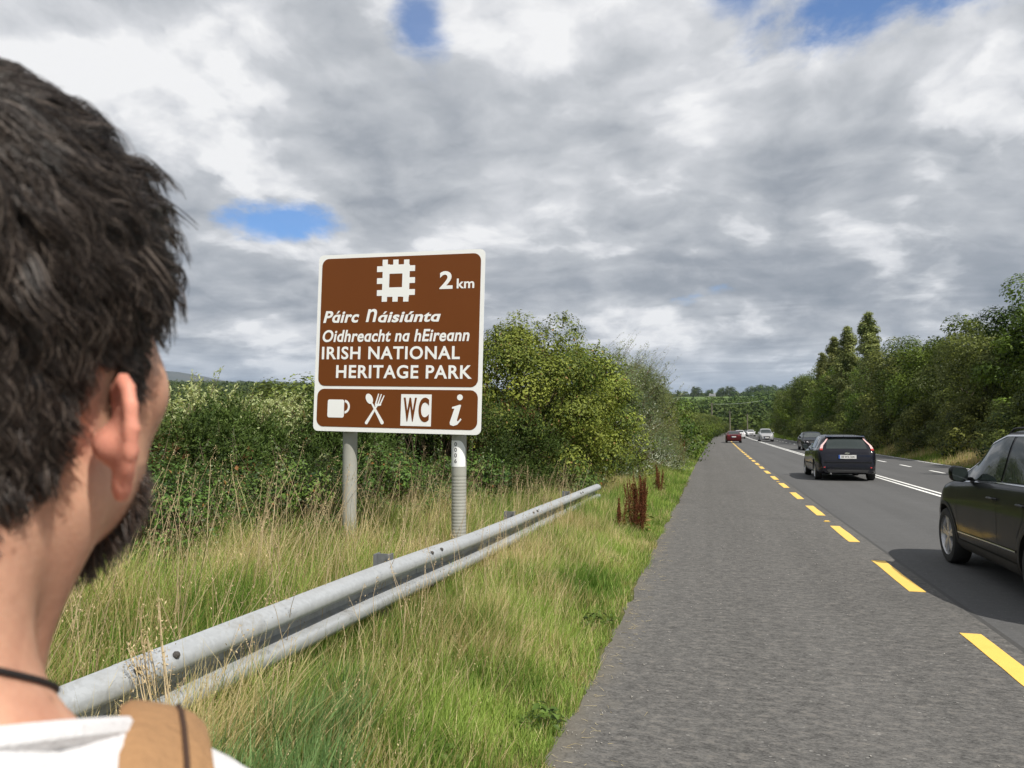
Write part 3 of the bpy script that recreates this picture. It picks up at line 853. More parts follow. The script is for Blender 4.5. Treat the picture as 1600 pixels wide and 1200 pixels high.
for i, (x, y, s) in enumerate([(-8.2, 13.5, 1.0), (-9.0, 18, 1.0), (-8.5, 24, .95), (-7.5, 32, .9), (-9.6, 8, .62), (-10.2, 4.0, .6), (-9.8, 0.0, .62), (-7.5, 42, .9)]):
    plant_tree('hedge_bush', 'hedge_dark' if i % 2 else 'hedge', x, y, 'green bush behind the left hedge, hidden among the gorse and hawthorn', cat='bush', group='bushes behind the left hedge', s=s * .72, rz=1.5 + random.uniform(-.3, .3))

# --- trees that close the view at the far end of the road
for i, (x, y, s) in enumerate([(-9, 236, 1.0), (-2, 262, .95), (5, 285, .9), (12, 292, .95), (19, 285, 1.0), (26, 262, 1.1), (-16, 262, 1.2), (33, 276, 1.3), (23, 236, 1.0), (2, 330, 1.0), (15, 335, 1.1), (30, 335, 1.2), (-14, 330, 1.2)]):
    plant_tree('broadleaf_tree', ('round_a', 'round_c', 'round_b')[i % 3], x, y, 'dark tree closing the view where the road bends out of sight', group='trees at the far end of the road', s=s * .82)


# --- far woods on the valley side: nobody could count them
def woodland(name, r0, r1, a0, a1, n, leaf_n, size, seed, pick):
    rng = np.random.default_rng(seed)
    r = np.sqrt(rng.uniform(r0 ** 2, r1 ** 2, n * 3)); a = rng.uniform(a0, a1, n * 3)
    x = np.sin(a) * r; y = np.cos(a) * r
    keep = pick(x, y, r)
    x, y, r = x[keep][:n], y[keep][:n], r[keep][:n]
    n = len(x)
    hh = size * rng.uniform(0.65, 1.35, n)
    z = ground_z(x, y)
    m = leaf_n
    d = unit(rng.normal(size=(n, m, 3)) + np.array([0, 0, 0.45]))
    rad = rng.uniform(0.72, 1.05, (n, m, 1))
    lum = 1 + 0.22 * np.sin(d[..., 0:1] * 5 + x[:, None, None]) * np.cos(d[..., 1:2] * 6 + y[:, None, None])
    P = np.stack([x, y, z + hh * 0.48], 1)[:, None] + d * rad * lum * (hh * np.ones(n))[:, None, None] * np.array([0.55, 0.55, 0.52])
    N = unit(d + rng.normal(size=d.shape) * 0.45)
    sz = (hh[:, None] * 0.19 * rng.uniform(0.6, 1.3, (n, m))).ravel()
    V, F = leaves(P.reshape(-1, 3), N.reshape(-1, 3), sz, 0.8, rng=rng)
    ct = np.clip(rng.normal(0.42, 0.2, n), 0.05, 0.85)
    tint = np.clip(np.repeat(ct, m) + rng.normal(size=n * m) * 0.12, 0, 0.9)
    return obj(name, np_mesh(name, V, F, M['far_tree'], attrs={'tint': np.repeat(tint, 4)}), kind='stuff')


def slope_wood(x, y, r):
    wood = (vnoise(x, y, 170, 21) > 0.30) & ~((r > 860) & (vnoise(x, y, 260, 23) < 0.50)) & ~((np.abs(x - 0.0 * y + 5) < 75) & (r > 1080) & (r < 1440))
    hedge = (np.abs(vnoise(x, y, 230, 25) - 0.5) < 0.02)
    return (wood | hedge) & ((x < -30) | (x > 55) | (y > 345))


woodland('near_slope_wood', 345, 700, -0.30, 0.42, 900, 230, 9.5, 71, slope_wood)
woodland('far_slope_wood', 700, 1650, -0.32, 0.42, 2000, 90, 11, 72, slope_wood)
woodland('left_ridge_wood', 500, 3700, -0.95, -0.36, 5200, 34, 17, 73, lambda x, y, r: (vnoise(x, y, 300, 31) > 0.22))
woodland('ridge_top_wood', 1650, 2100, -0.32, 0.42, 750, 90, 14, 74, lambda x, y, r: vnoise(x, y, 160, 33) > 0.42)
make_tree_data('ridge', 75, 24, 12, 12, 4, 50, 2600, 1.5, 'far_tree', r0=0.6, clump_r=0.3)
for i, (x, y, s) in enumerate([(-30, 1640, .95), (-2, 1660, .75), (22, 1650, .9), (40, 1640, 1.0), (84, 1650, 1.0), (104, 1640, 1.15), (124, 1650, 1.1), (140, 1640, .85), (160, 1650, .7)]):
    plant_tree('hilltop_tree', 'ridge', x, y, 'dark tree in the clumps standing on the skyline of the far hill', group='clumps of trees on the far skyline', s=s)

# ------------------------------------------------------------------ grass
def blades(x, y, h, w, tint, lean=0.35, wind=(0.10, 0.05), levels=3, rng=RNG, z=None, bend=0.5):
    n = len(x)
    z = ground_z(x, y) - 0.02 if z is None else z
    a = rng.uniform(0, 2 * np.pi, n)
    d = np.stack([np.cos(a), np.sin(a)], 1) * (lean * rng.uniform(0.2, 1.3, n))[:, None] + np.array(wind)
    f = rng.uniform(0, 2 * np.pi, n)
    sd = np.stack([np.cos(f), np.sin(f), np.zeros(n)], 1)
    ts = [0, 0.42, 0.76] if levels == 3 else [0, 0.55]
    V = []
    for t in ts + [1.0]:
        p = np.stack([x + d[:, 0] * h * t ** 1.8, y + d[:, 1] * h * t ** 1.8, z + h * (t - bend * 0.35 * t ** 3 * np.hypot(d[:, 0], d[:, 1]))], 1)
        if t < 1:
            ww = (w * (1 - 0.55 * t) / 2)[:, None]
            V += [p - sd * ww, p + sd * ww]
        else: V.append(p)
    m = len(V); V = np.stack(V, 1).reshape(-1, 3)
    i = np.arange(n)[:, None] * m
    Q = [i + np.array([[2 * k, 2 * k + 1, 2 * k + 3, 2 * k + 2]]) for k in range(len(ts) - 1)]
    T = i + np.array([[m - 3, m - 2, m - 1]])
    return V, np.concatenate(Q), T, np.repeat(tint, m)


def grass_obj(name, batches, mat, parent=None):
    Vs, Qs, Ts, At = [], [], [], []; off = 0
    for V, Q, T, A in batches:
        Vs.append(V); Qs.append(Q + off); Ts.append(T + off); At.append(A); off += len(V)
    me = np_mesh(name, np.concatenate(Vs), [np.concatenate(Qs), np.concatenate(Ts)], mat, attrs={'tint': np.concatenate(At)})
    return obj(name, me, parent, kind='stuff')


def scatter_xy(n, x0, x1, y0, y1, ybias=1.0, rng=RNG, keep=None):
    x = rng.uniform(x0, x1, n); y = y0 + (y1 - y0) * rng.random(n) ** ybias
    x = x + shift(y)
    if keep is not None:
        k = keep(x, y); x, y = x[k], y[k]
    return x, y


def clumped(x, y, rng, amt=0.05):
    """gather blades into tussocks"""
    a = rng.uniform(0, 6.28, len(x)); r = rng.random(len(x)) * amt
    gx = np.round(x / 0.11 + 0.45 * np.sin(y * 9)) * 0.11; gy = np.round(y / 0.13 + 0.45 * np.sin(x * 11)) * 0.13
    k = rng.random(len(x)) < 0.55
    return np.where(k, gx * 0.6 + x * 0.4 + np.cos(a) * r, x), np.where(k, gy * 0.6 + y * 0.4 + np.sin(a) * r, y)


def dryness(x, y):
    d = 0.55 * vnoise(x, y, 0.75, 41) + 0.45 * vnoise(x, y, 0.28, 42)
    xs = x - shift(y)
    d = d + 0.12 * smooth(ROAD_L - 0.2, -1.7, xs) - 0.20 * smooth(9, 16, y) * (xs > -2.2)
    return d


def verge_height(x, y):
    xs = x - shift(y)
    h = 0.085 + 0.18 * smooth(ROAD_L - 0.02, -1.7, xs) + 0.10 * smooth(-2.2, -3.4, xs) + 0.05 * (vnoise(x, y, 0.5, 44) - 0.5)
    return h


def build_grass():
    rng = np.random.default_rng(101)
    green, dry, reed = [], [], []
    # (count, x0, x1, y0, y1, ybias, width)
    zones = [(46000, -2.25, ROAD_L + .01, 1.9, 6.0, 1.0, 0.0050), (44000, -2.3, ROAD_L + .01, 6.0, 14.0, 1.0, 0.0065), (24000, -2.4, ROAD_L + .01, 14.0, 30.0, 1.0, 0.011), (16000, -2.4, ROAD_L + .01, 30.0, 90.0, 1.0, 0.022),
             (40000, -5.6, -2.25, 1.2, 7.0, 1.0, 0.0055), (42000, -5.6, -2.3, 7.0, 14.0, 1.0, 0.0075), (20000, -5.0, -2.3, 14.0, 24.0, 1.0, 0.011), (9000, -8.5, -2.25, -3.0, 1.5, 1.0, 0.009)]
    for n, x0, x1, y0, y1, b, w in zones:
        x, y = scatter_xy(n, x0, x1, y0, y1, b, rng)
        x, y = clumped(x, y, rng)
        edge = ROAD_L + shift(y) + 0.16 * (vnoise(y, y * 0 + 2, 0.55, 61) - 0.35) + 0.10 * (vnoise(y, y * 0, 0.17, 62) - 0.4)
        x = np.where(x > edge, edge - 0.10 * rng.random(len(x)) ** 1.5, x)
        dr = dryness(x, y) + 0.25 * rng.normal(size=len(x)) 
        h = verge_height(x, y) * rng.uniform(0.5, 1.5, len(x)) * (0.82 + 0.5 * vnoise(x, y, 0.22, 46)) * (1 + (0.06 + 0.38 * smooth(4.6, 3.0, y)) * smooth(-1.75, -2.05, x - shift(y)) * (x > -2.3))
        tint = np.clip(0.45 + 0.28 * rng.normal(size=len(x)) + 0.9 * (vnoise(x, y, 0.6, 45) - 0.5), 0, 0.9)
        isdry = dr > 0.755
        ww = w * rng.uniform(0.6, 1.4, len(x))
        g = ~isdry
        green.append(blades(x[g], y[g], h[g], ww[g], tint[g], 0.42, levels=3 if y0 < 10 else 2, rng=rng))
        dry.append(blades(x[isdry], y[isdry], h[isdry] * 1.22, ww[isdry] * 0.75, tint[isdry], 0.46, levels=3 if y0 < 10 else 2, rng=rng))
    grass_obj('verge_grass', green, M['grass_a'])
    grass_obj('dry_verge_grass', dry, M['grass_dry'])
    # coarse bluish tussocks in front of the near rail
    cx = np.array([-1.95, -1.72, -1.60, -1.85, -1.42, -1.52, -2.0, -1.75, -1.55, -1.92, -1.32, -1.66, -2.5, -2.62, -1.95])
    cy = np.array([2.45, 2.30, 2.75, 2.95, 2.35, 2.02, 2.05, 3.2, 2.45, 3.6, 2.15, 1.8, 2.6, 3.4, 1.7])
    cn = 560
    k = np.repeat(np.arange(len(cx)), cn)
    a = rng.uniform(0, 6.28, len(k)); r = rng.random(len(k)) ** 0.6 * 0.17
    x = cx[k] + np.cos(a) * r; y = cy[k] + np.sin(a) * r
    h = rng.uniform(0.26, 0.58, len(k)) * np.array([1.0, 1.0, .8, .95, .7, .9, 1.05, .8, .9, .75, .6, .95, .9, .8, 1.0])[k]
    reed.append(blades(x, y, h, rng.uniform(0.006, 0.013, len(k)), np.clip(rng.normal(0.6, 0.25, len(k)), 0, 0.9), 0.34, (0.12, 0.04), 3, rng))
    # broad leaved weeds here and there in the verge are in their own object below
    grass_obj('coarse_grass', reed, M['grass_reed'])
    # right verge
    x, y = scatter_xy(26000, ROAD_R + 0.05, 14.0, 14.0, 80.0, 1.2, rng)
    h = (0.14 + 0.30 * smooth(ROAD_R, ROAD_R + 1.6, x - shift(y))) * rng.uniform(0.6, 1.4, len(x))
    dr = vnoise(x, y, 3.0, 48) + 0.15 * rng.normal(size=len(x))
    t_ = np.clip(0.35 + 0.2 * rng.normal(size=len(x)) + 0.5 * (vnoise(x, y, 2.0, 49) - 0.5), 0, 0.9)
    k1 = dr < 0.66
    x2, y2 = scatter_xy(9000, ROAD_R + 0.05, 14.5, 80.0, 210.0, 1.0, rng)
    h2 = rng.uniform(0.2, 0.55, len(x2))
    grass_obj('right_verge_grass', [blades(x[k1], y[k1], h[k1], np.full(k1.sum(), 0.028), t_[k1], 0.4, levels=2, rng=rng), blades(x2, y2, h2, np.full(len(x2), 0.06), np.full(len(x2), 0.4), 0.4, levels=2, rng=rng)], M['grass_a'])
    k2 = ~k1
    grass_obj('right_verge_dry_grass', [blades(x[k2], y[k2], h[k2] * 1.2, np.full(k2.sum(), 0.024), t_[k2], 0.4, levels=2, rng=rng)], M['grass_dry'])


build_grass()


def fallen_straw():
    rng = np.random.default_rng(777); n = 260
    y = 2.4 + rng.random(n) ** 1.5 * 12; x = ROAD_L + shift(y) + np.abs(rng.normal(0, 0.14, n)) - 0.03
    a = rng.uniform(0, 6.28, n); L = rng.uniform(0.015, 0.09, n)
    p = np.stack([x, y, np.full(n, 0.009)], 1); q = p + np.stack([np.cos(a) * L, np.sin(a) * L, rng.uniform(0, 0.006, n)], 1)
    V, F = twigs_mesh(p, q, np.full(n, 0.0012), rng)
    obj('fallen_straw', np_mesh('fallen_straw', V, F, M['stalk'], attrs={'tint': np.repeat(rng.uniform(0, 0.8, n), 9)}), kind='stuff')


fallen_straw()


def stalks(name, P0, H, seed, r=0.0012, head=0.13, seeds=16, mat='stalk', lean=0.30, wind=(0.15, 0.0), seed_len=0.012, kind='stuff', parent=None, kink=0.1, **kw):
    """dry flowering stems: a curved stem and a loose panicle of seeds"""
    rng = np.random.default_rng(seed); n = len(P0)
    a = rng.uniform(0, 6.28, n)
    d = np.stack([np.cos(a), np.sin(a)], 1) * (lean * rng.random(n))[:, None] + np.array(wind)
    ts = np.array([0, 0.3, 0.6, 0.85, 1.0])
    pts = np.stack([np.stack([P0[:, 0] + d[:, 0] * H * t ** 1.6, P0[:, 1] + d[:, 1] * H * t ** 1.6, P0[:, 2] + H * t * (1 - 0.12 * t * np.hypot(*d.T))], 1) for t in ts], 1)
    pts[:, 1:] += rng.normal(size=pts[:, 1:].shape) * 0.006 * kink / 0.1
    rad = r * np.array([1.3, 1.1, 0.9, 0.7, 0.5])
    V = []
    for j in range(5):
        for c in range(3):
            t = 2 * np.pi * c / 3
            V.append(pts[:, j] + np.array([math.cos(t), math.sin(t), 0]) * rad[j])
    V = np.stack(V, 1).reshape(-1, 3)
    i = np.arange(n)[:, None] * 15; F = []
    for j in range(4):
        for c in range(3):
            F.append(i + np.array([[3 * j + c, 3 * j + (c + 1) % 3, 3 * j + 3 + (c + 1) % 3, 3 * j + 3 + c]]))
    F = np.concatenate(F)
    # seeds along the top part
    t = 1 - rng.random((n, seeds)) * (head / H[:, None])
    k0 = np.clip((t - 0.6) / 0.4, 0, 1)
    base = pts[:, 2][:, None] * (1 - k0[..., None]) + pts[:, 4][:, None] * k0[..., None]
    spread = (1.05 - t)[..., None] / (head / H)[:, None, None] * head * 0.16
    ax = unit(rng.normal(size=(n, seeds, 3)) * 0.5 + np.array([0, 0, 1.0]))
    P = base + rng.normal(size=(n, seeds, 3)) * spread
    V2, F2 = leaves(P.reshape(-1, 3), unit(rng.normal(size=(n * seeds, 3))), rng.uniform(0.6, 1.4, n * seeds) * seed_len, 0.38, axis=ax.reshape(-1, 3), rng=rng)
    tint = np.concatenate([np.repeat(rng.uniform(0.2, 0.85, n), 15), np.repeat(rng.uniform(0.0, 0.7, n * seeds), 4)])
    me = np_mesh(name, np.concatenate([V, V2]), [F, F2 + len(V)], M[mat], attrs={'tint': tint})
    return obj(name, me, parent, kind=kind, **kw)


def ground_pts(x, y):
    return np.stack([x, y, ground_z(x, y)], 1)


r_ = np.random.default_rng(202)
x, y = scatter_xy(700, -5.3, -2.3, 2.2, 15, 1.0, r_)
stalks('tall_dry_stalks', ground_pts(x, y), r_.uniform(0.45, 1.05, len(x)), 203, 0.0023, 0.15, lean=0.42)
x, y = scatter_xy(60, -4.9, -3.2, 4.6, 9.5, 1.0, r_)
stalks('tallest_dry_stalks', ground_pts(x, y), r_.uniform(0.9, 1.35, len(x)), 206, 0.0028, 0.16, lean=0.5, seeds=22, seed_len=0.014)
x, y = scatter_xy(300, -2.15, -1.15, 2.0, 11, 1.3, r_)
stalks('verge_seed_stalks', ground_pts(x, y), r_.uniform(0.24, 0.50, len(x)), 204, 0.0013, 0.09, seeds=12, seed_len=0.009)
x, y = scatter_xy(90, -2.16, -1.75, 2.2, 11, 1.3, r_)
stalks('rail_side_stalks', ground_pts(x, y), r_.uniform(0.45, 0.85, len(x)), 205, 0.0021, 0.12, lean=0.4, wind=(0.0, 0.05))


def stalk_clump(x, y, n, hmin, hmax, label, seed, lean=0.3, wind=(0.1, 0), r=0.0022, spread=0.05, grp=None):
    rr = np.random.default_rng(seed)
    root = empty('dead_grass_clump', (x, y, float(ground_z(x, y))), 0, label=label, cat='dry grass', group=grp)
    P0 = np.stack([rr.normal(0, spread, n), rr.normal(0, spread, n), np.full(n, -0.02)], 1)
    stalks('stalk', P0, rr.uniform(hmin, hmax, n), seed, r, 0.16, seeds=22, lean=lean, wind=wind, kind=None, parent=root, seed_len=0.014)
    return root


stalk_clump(-2.02, 2.50, 16, 0.74, 1.0, 'bundle of pale dead grass stems leaning across the near guard rail beside the shirt', 301, 0.12, (-0.20, 0.02), 0.0026, 0.022)
stalk_clump(-4.2, 6.0, 5, 1.0, 1.28, 'few very tall bent straw coloured stems before the gorse, left of the left sign post', 302, 0.35, (0.1, 0), 0.0030, 0.16)
stalk_clump(-4.5, 5.3, 6, 0.9, 1.15, 'straw coloured stems close to the beard of the man, before the bramble', 307, 0.4, (0.15, 0), 0.0030, 0.18)
stalk_clump(-3.3, 5.1, 6, 0.8, 1.1, 'tall straw stems bending over the middle of the left grass, behind the rail', 308, 0.4, (0.15, 0), 0.0026, 0.15)
stalk_clump(-3.9, 7.0, 7, 0.85, 1.15, 'tall straw stems fanning out left of the left sign post', 303, 0.35, (0.2, 0), 0.0028, 0.2)
stalk_clump(-4.45, 7.9, 10, 0.6, 0.95, 'curly headed brown dead stems crowding the left side of the left sign post', 304, 0.3, (0.0, 0), 0.0026, 0.13)
stalk_clump(-2.55, 10.4, 8, 0.8, 1.2, 'tall straw coloured stems standing behind the middle of the guard rail', 305, 0.2, (0.02, 0), 0.0028, 0.12)
stalk_clump(-2.5, 6.4, 6, 0.6, 0.8, 'thin straw stems crossing in front of the numbered sign post', 306, 0.3, (-0.1, 0), 0.0022, 0.1)


def weed(x, y, r, n, label, seed, h=0.10, mat='bramble', leaf=0.055, grp='leafy weeds in the left verge'):
    rr = np.random.default_rng(seed)
    root = empty('verge_weed', (x, y, float(ground_z(x, y))), 0, label=label, cat='weed', group=grp)
    a = rr.uniform(0, 6.28, n); q = rr.random(n) ** 0.6 * r
    P = np.stack([np.cos(a) * q, np.sin(a) * q, h * (1.1 - q / r * 0.7) * rr.uniform(0.4, 1.2, n) + 0.03], 1)
    ax = np.stack([np.cos(a), np.sin(a), np.full(n, 0.35)], 1) + rr.normal(size=(n, 3)) * 0.3
    V, F = leaves(P, unit(np.array([0, 0, 1.0]) + rr.normal(size=(n, 3)) * 0.35), leaf * rr.uniform(0.6, 1.3, n), 0.6, axis=ax, rng=rr)
    obj('foliage', np_mesh('foliage', V, F, M[mat], attrs={'tint': np.repeat(np.clip(rr.normal(0.65, 0.15, n), 0, 0.9), 4)}), root)
    V, F = twigs_mesh(np.zeros((n // 3, 3)), P[:n // 3], np.full(n // 3, 0.0018), rr)
    obj('stem', np_mesh('stem', V, F, M['grass_reed'], attrs={'tint': np.full(len(V), 0.6)}), root)


for i, (wx, wy, lab) in enumerate([(-0.92, 4.05, 'small bright green weed at the asphalt edge, nearest the photographer'), (-0.93, 6.2, 'bright green broad leaved weed in the verge halfway along the guard rail'),
                                   (-2.0, 5.2, 'bright green weed growing against the foot of the guard rail'), (-1.15, 9.0, 'leafy green weed in the verge just before the rusty dock plant'),
                                   (-1.7, 8.6, 'yellowish green weed below the far half of the guard rail'), (-1.35, 3.4, 'small leafy weed in the grass near the coarse tussocks')]):
    weed(wx, wy, 0.13 + 0.03 * (i % 3), 60, lab, 400 + i)


def dock(x, y, h, n, label, seed, w=0.2):
    rr = np.random.default_rng(seed)
    root = empty('dock_plant', (x, y, float(ground_z(x, y))), 0, label=label, cat='dock plant', group='rust brown dock plants along the left road edge')
    S0, S1, SP, ST = [], [], [], []
    for i in range(n):
        a = rr.uniform(0, 6.28); b = np.array([math.cos(a), math.sin(a), 0]) * rr.random() * w * 0.5
        tip = b * 1.9 + np.array([rr.normal() * 0.04, rr.normal() * 0.04, h * rr.uniform(0.65, 1.0)])
        S0.append(b); S1.append(tip)
        m = 420; t = 0.22 + 0.70 * rr.random(m)
        SP.append(b + (tip - b) * t[:, None] + rr.normal(size=(m, 3)) * (0.024 * (1.15 - t))[:, None])
    SP = np.concatenate(SP)
    V, F = leaves(SP, unit(rr.normal(size=SP.shape)), 0.0145 * rr.uniform(0.6, 1.4, len(SP)), 0.75, rng=rr)
    obj('seed_head', np_mesh('seed_head', V, F, M['dock'], attrs={'tint': np.repeat(np.clip(rr.normal(0.4, 0.25, len(SP)), 0, 0.95), 4)}), root)
    V, F = twigs_mesh(np.array(S0), np.array(S1), np.full(n, 0.006), rr)
    obj('stem', np_mesh('stem', V, F, M['dock'], attrs={'tint': np.full(len(V), 0.5)}), root)
    m = 70; a = rr.uniform(0, 6.28, m); q = rr.uniform(0.2, 1.0, m) * w
    P = np.stack([np.cos(a) * q, np.sin(a) * q, rr.uniform(0.04, 0.38, m) * h], 1)
    V, F = leaves(P, unit(rr.normal(size=P.shape) + np.array([0, 0, .6])), 0.11 * rr.uniform(0.5, 1.2, m), 0.35, axis=np.stack([np.cos(a), np.sin(a), rr.uniform(-.6, .8, m)], 1), rng=rr)
    obj('foliage', np_mesh('foliage', V, F, M['dock_leaf'], attrs={'tint': np.repeat(rr.uniform(0.1, 0.9, m), 4)}), root)


dock(-1.10, 11.6, 1.02, 30, 'largest rust red dock plant, before the far end of the guard rail', 501, 0.22)
dock(-1.36, 11.2, 0.70, 6, 'thin sparse brown dock stems just left of the largest rust red dock plant', 502, 0.12)
dock(-1.25, 18.6, 0.85, 9, 'slim rust red dock plant behind the largest one, below the silvery willow', 503, 0.2)
dock(-1.35, 33.5, 1.35, 16, 'rusty dock plant farther along the verge under the end of the willows', 504, 0.45)
dock(-1.30, 62.0, 1.3, 14, 'small far rusty brown dock plant near the vanishing road edge', 505, 0.6)

# ------------------------------------------------------------------ guard rail
def galv(name, base=(0.41, 0.43, 0.445)):
    m, t, b = new_mat(name)
    co = t.node('ShaderNodeTexCoord').outputs['Object']
    spang = t.node('ShaderNodeTexVoronoi', {'Vector': co, 'Scale': 45.0}, feature='F1')
    sv = t.node('ShaderNodeSeparateColor', {0: spang.outputs['Color']}).outputs[0]
    st = t.noise(t.vmath('MULTIPLY', co, (3, 0.9, 9)), 2.2, 6.0, 0.65)
    dirt = t.noise(t.vmath('MULTIPLY', co, (1, 0.8, 1)), 5.0, 6.0, 0.7)
    k = t.math('ADD', t.math('MULTIPLY', sv, 0.12), t.math('MULTIPLY_ADD', st, 0.30, 0.78))
    col = t.vmath('SCALE', t.node('ShaderNodeCombineXYZ', {0: base[0], 1: base[1], 2: base[2]}).outputs[0], k)
    col = t.mix(t.math('MULTIPLY', t.sstep(dirt, 0.52, 0.75), 0.55), col, (0.17, 0.15, 0.115))
    setp(t, b, color=col, rough=t.math('MULTIPLY_ADD', dirt, 0.35, 0.30), metal=0.25, spec=0.5)
    bn = t.node('ShaderNodeBump', {'Strength': 0.25, 'Distance': 0.003, 'Height': st}); setp(t, b, normal=bn.outputs[0])
    return m


M['galv'] = galv('galvanised_steel')
M['galv_dark'] = galv('galvanised_post', (0.20, 0.21, 0.215))
M['dark_hole'] = plain('bolt_dark', (0.05, 0.045, 0.04), 0.7)

RAIL_X = -2.2
W_PROF = [(-0.085, 0.000), (-0.062, -0.003), (-0.032, -0.018), (-0.012, -0.036), (-0.001, -0.056), (0.0, -0.080), (-0.005, -0.098), (-0.020, -0.108), (-0.105, -0.114), (-0.124, -0.122),
          (-0.128, -0.160), (-0.124, -0.190), (-0.105, -0.198), (-0.020, -0.208), (-0.005, -0.220), (0.0, -0.238), (-0.001, -0.264), (-0.012, -0.284), (-0.032, -0.302), (-0.085, -0.318)]


def rail_top(y):
    return np.interp(y, [-4, 2.2, 4.7, 6.8, 10, 15.3], [0.73, 0.725, 0.70, 0.64, 0.60, 0.525])


def rail_panel(y0, y1, proud, parent):
    ya = np.linspace(y0, y1, 10); vs = []; fs = []
    n = len(W_PROF)
    for off in (0.0, -0.004):
        for yv in ya:
            for px_, pz in W_PROF:
                vs.append((RAIL_X + px_ + proud + off + 0.004 * math.sin(yv * 1.7), yv, rail_top(yv) + pz + (off * 0.3)))
    m = len(ya)
    for s_ in range(2):
        o = s_ * n * m
        for i in range(m - 1):
            for j in range(n - 1):
                q = (o + i * n + j, o + i * n + j + 1, o + (i + 1) * n + j + 1, o + (i + 1) * n + j)
                fs.append(q if s_ else q[::-1])
    for i in range(m - 1):
        for j in (0, n - 1):
            fs.append((i * n + j, (i + 1) * n + j, n * m + (i + 1) * n + j, n * m + i * n + j))
    for i in (0, m - 1):
        for j in range(n - 1):
            fs.append((i * n + j, i * n + j + 1, n * m + i * n + j + 1, n * m + i * n + j))
    mesh_obj('rail_panel', vs, fs, M['galv'], parent, smooth=True)


rail = empty('guard_rail', (0, 0, 0), 0, label='weathered galvanised steel guard rail running through the grass beside the road', cat='guard rail')
sp = [-4.2, -0.9, 2.63, 5.85, 9.42, 12.98, 15.2]
for i in range(len(sp) - 1):
    rail_panel(sp[i] - (0.16 if i else 0), sp[i + 1] + (0.16 if i < len(sp) - 2 else 0), 0.0045 * (i % 2), rail)
for s_ in sp[1:-1]:
    for dy in (-0.11, 0.11):
        for pz in (-0.034, -0.288):
            mb = MB(); mb.lathe([(0.0, 0.016), (0.011, 0.013), (0.017, 0.004), (0.017, 0.0)], 8, 'x', (0, 0, 0))
            o = mb.obj('bolt', M['dark_hole'], rail, loc=(RAIL_X - 0.012, s_ + dy, rail_top(s_ + dy) + pz + 0.004))
            o.rotation_euler = (0, math.radians(-42 if pz > -0.1 else 42), 0)
for yp in (-2.1, 1.6, 5.27, 8.94, 12.64):
    zt = float(rail_top(yp)) + 0.018
    zb = float(ground_z(-2.42, yp)) - 0.3
    mb = MB()
    mb.box((-2.37, yp, (zt + zb) / 2), (0.012, 0.10, zt - zb)); mb.box((-2.425, yp, (zt + zb) / 2), (0.096, 0.010, zt - zb)); mb.box((-2.48, yp, (zt + zb) / 2), (0.012, 0.10, zt - zb))
    mb.obj('post', M['galv_dark'], rail)
    mb = MB(); mb.box((-2.348, yp, zt - 0.20), (0.026, 0.09, 0.20)); mb.obj('spacer_block', M['galv_dark'], rail)

# ------------------------------------------------------------------ tourist sign
M['sign_brown'] = plain('sign_brown', (0.150, 0.043, 0.007), 0.5, spec=0.25, vary=0.05, scale=3)
M['sign_white'] = plain('sign_white', (0.86, 0.87, 0.87), 0.45, vary=0.03, scale=4)
M['sign_grey'] = plain('sign_back_aluminium', (0.42, 0.43, 0.44), 0.45, metal=0.6)
M['post_grey'] = plain('sign_post_grey', (0.335, 0.335, 0.30), 0.5, vary=0.14, scale=5)
M['black_ink'] = plain('black_ink', (0.03, 0.03, 0.03), 0.6)

SW, SH = 2.015, 2.03


def art(cx, cy):
    """position measured on the artwork of the sign face -> metres from the lower left corner"""
    t = (cy - 85) / (1120 - 85)
    for _ in range(3):
        xl = 135 - 30 * t; xr = 1090 - 15 * t
        u = (cx - xl) / (xr - xl)
        top = 100 - 30 * u; bot = 1105 + 30 * u
        t = (cy - top) / (bot - top)
    return u * SW, (1 - t) * SH


sign = empty('tourist_sign', (-3.385, 7.65, 0.15), 0, label='large brown tourist sign with white border on two grey posts behind the guard rail', cat='road sign')
face = bpy.data.objects.new('sign_face', None)


def rrect(x0, y0, x1, y1, r, seg=7):
    pts = []
    for (cx_, cy_, a0) in ((x1 - r, y1 - r, 0), (x0 + r, y1 - r, 90), (x0 + r, y0 + r, 180), (x1 - r, y0 + r, 270)):
        for k in range(seg + 1):
            a = math.radians(a0 + 90 * k / seg)
            pts.append((cx_ + r * math.cos(a), cy_ + r * math.sin(a)))
    return pts


TILT = math.radians(1.35)
S_ORG = Vector((-1.005, 0.0, 1.455))       # lower left corner of the face, from the foot of the sign


def sign_part(name, mb, mat, y0=0.0, parent=None, **kw):
    """move geometry drawn in face metres (x right, z up) onto the slightly leaning board"""
    cx_, cz_ = SW / 2, SH / 2
    ca, sa = math.cos(TILT), math.sin(TILT)
    mb.v = [((v[0] - cx_) * ca + (v[2] - cz_) * sa + cx_ + S_ORG.x, v[1] + y0, -(v[0] - cx_) * sa + (v[2] - cz_) * ca + cz_ + S_ORG.z) for v in mb.v]
    return mb.obj(name, mat, parent or sign, **kw)


mb = MB(); mb.prism(rrect(0, 0, SW, SH, 0.06), 0.0, 0.012); sign_part('board', mb, M['sign_white'])
mb = MB(); x0, z0 = art(128, 850); x1, z1 = art(1072, 96); z0 = art(600, 857)[1]; z1 = art(600, 108)[1]
mb.prism(rrect(0.045, z0, SW - 0.045, z1, 0.085), -0.0025, -0.0005); sign_part('brown_panel', mb, M['sign_brown'])
z1b = art(600, 874)[1]
mb = MB(); mb.prism(rrect(0.042, 0.052, SW - 0.042, z1b, 0.085), -0.0025, -0.0005); sign_part('brown_panel', mb, M['sign_brown'])
for zc in (0.35, 1.0, 1.68):
    mb = MB(); mb.box((SW / 2, 0.032, zc), (SW - 0.15, 0.036, 0.05)); sign_part('stiffener', mb, M['sign_grey'])


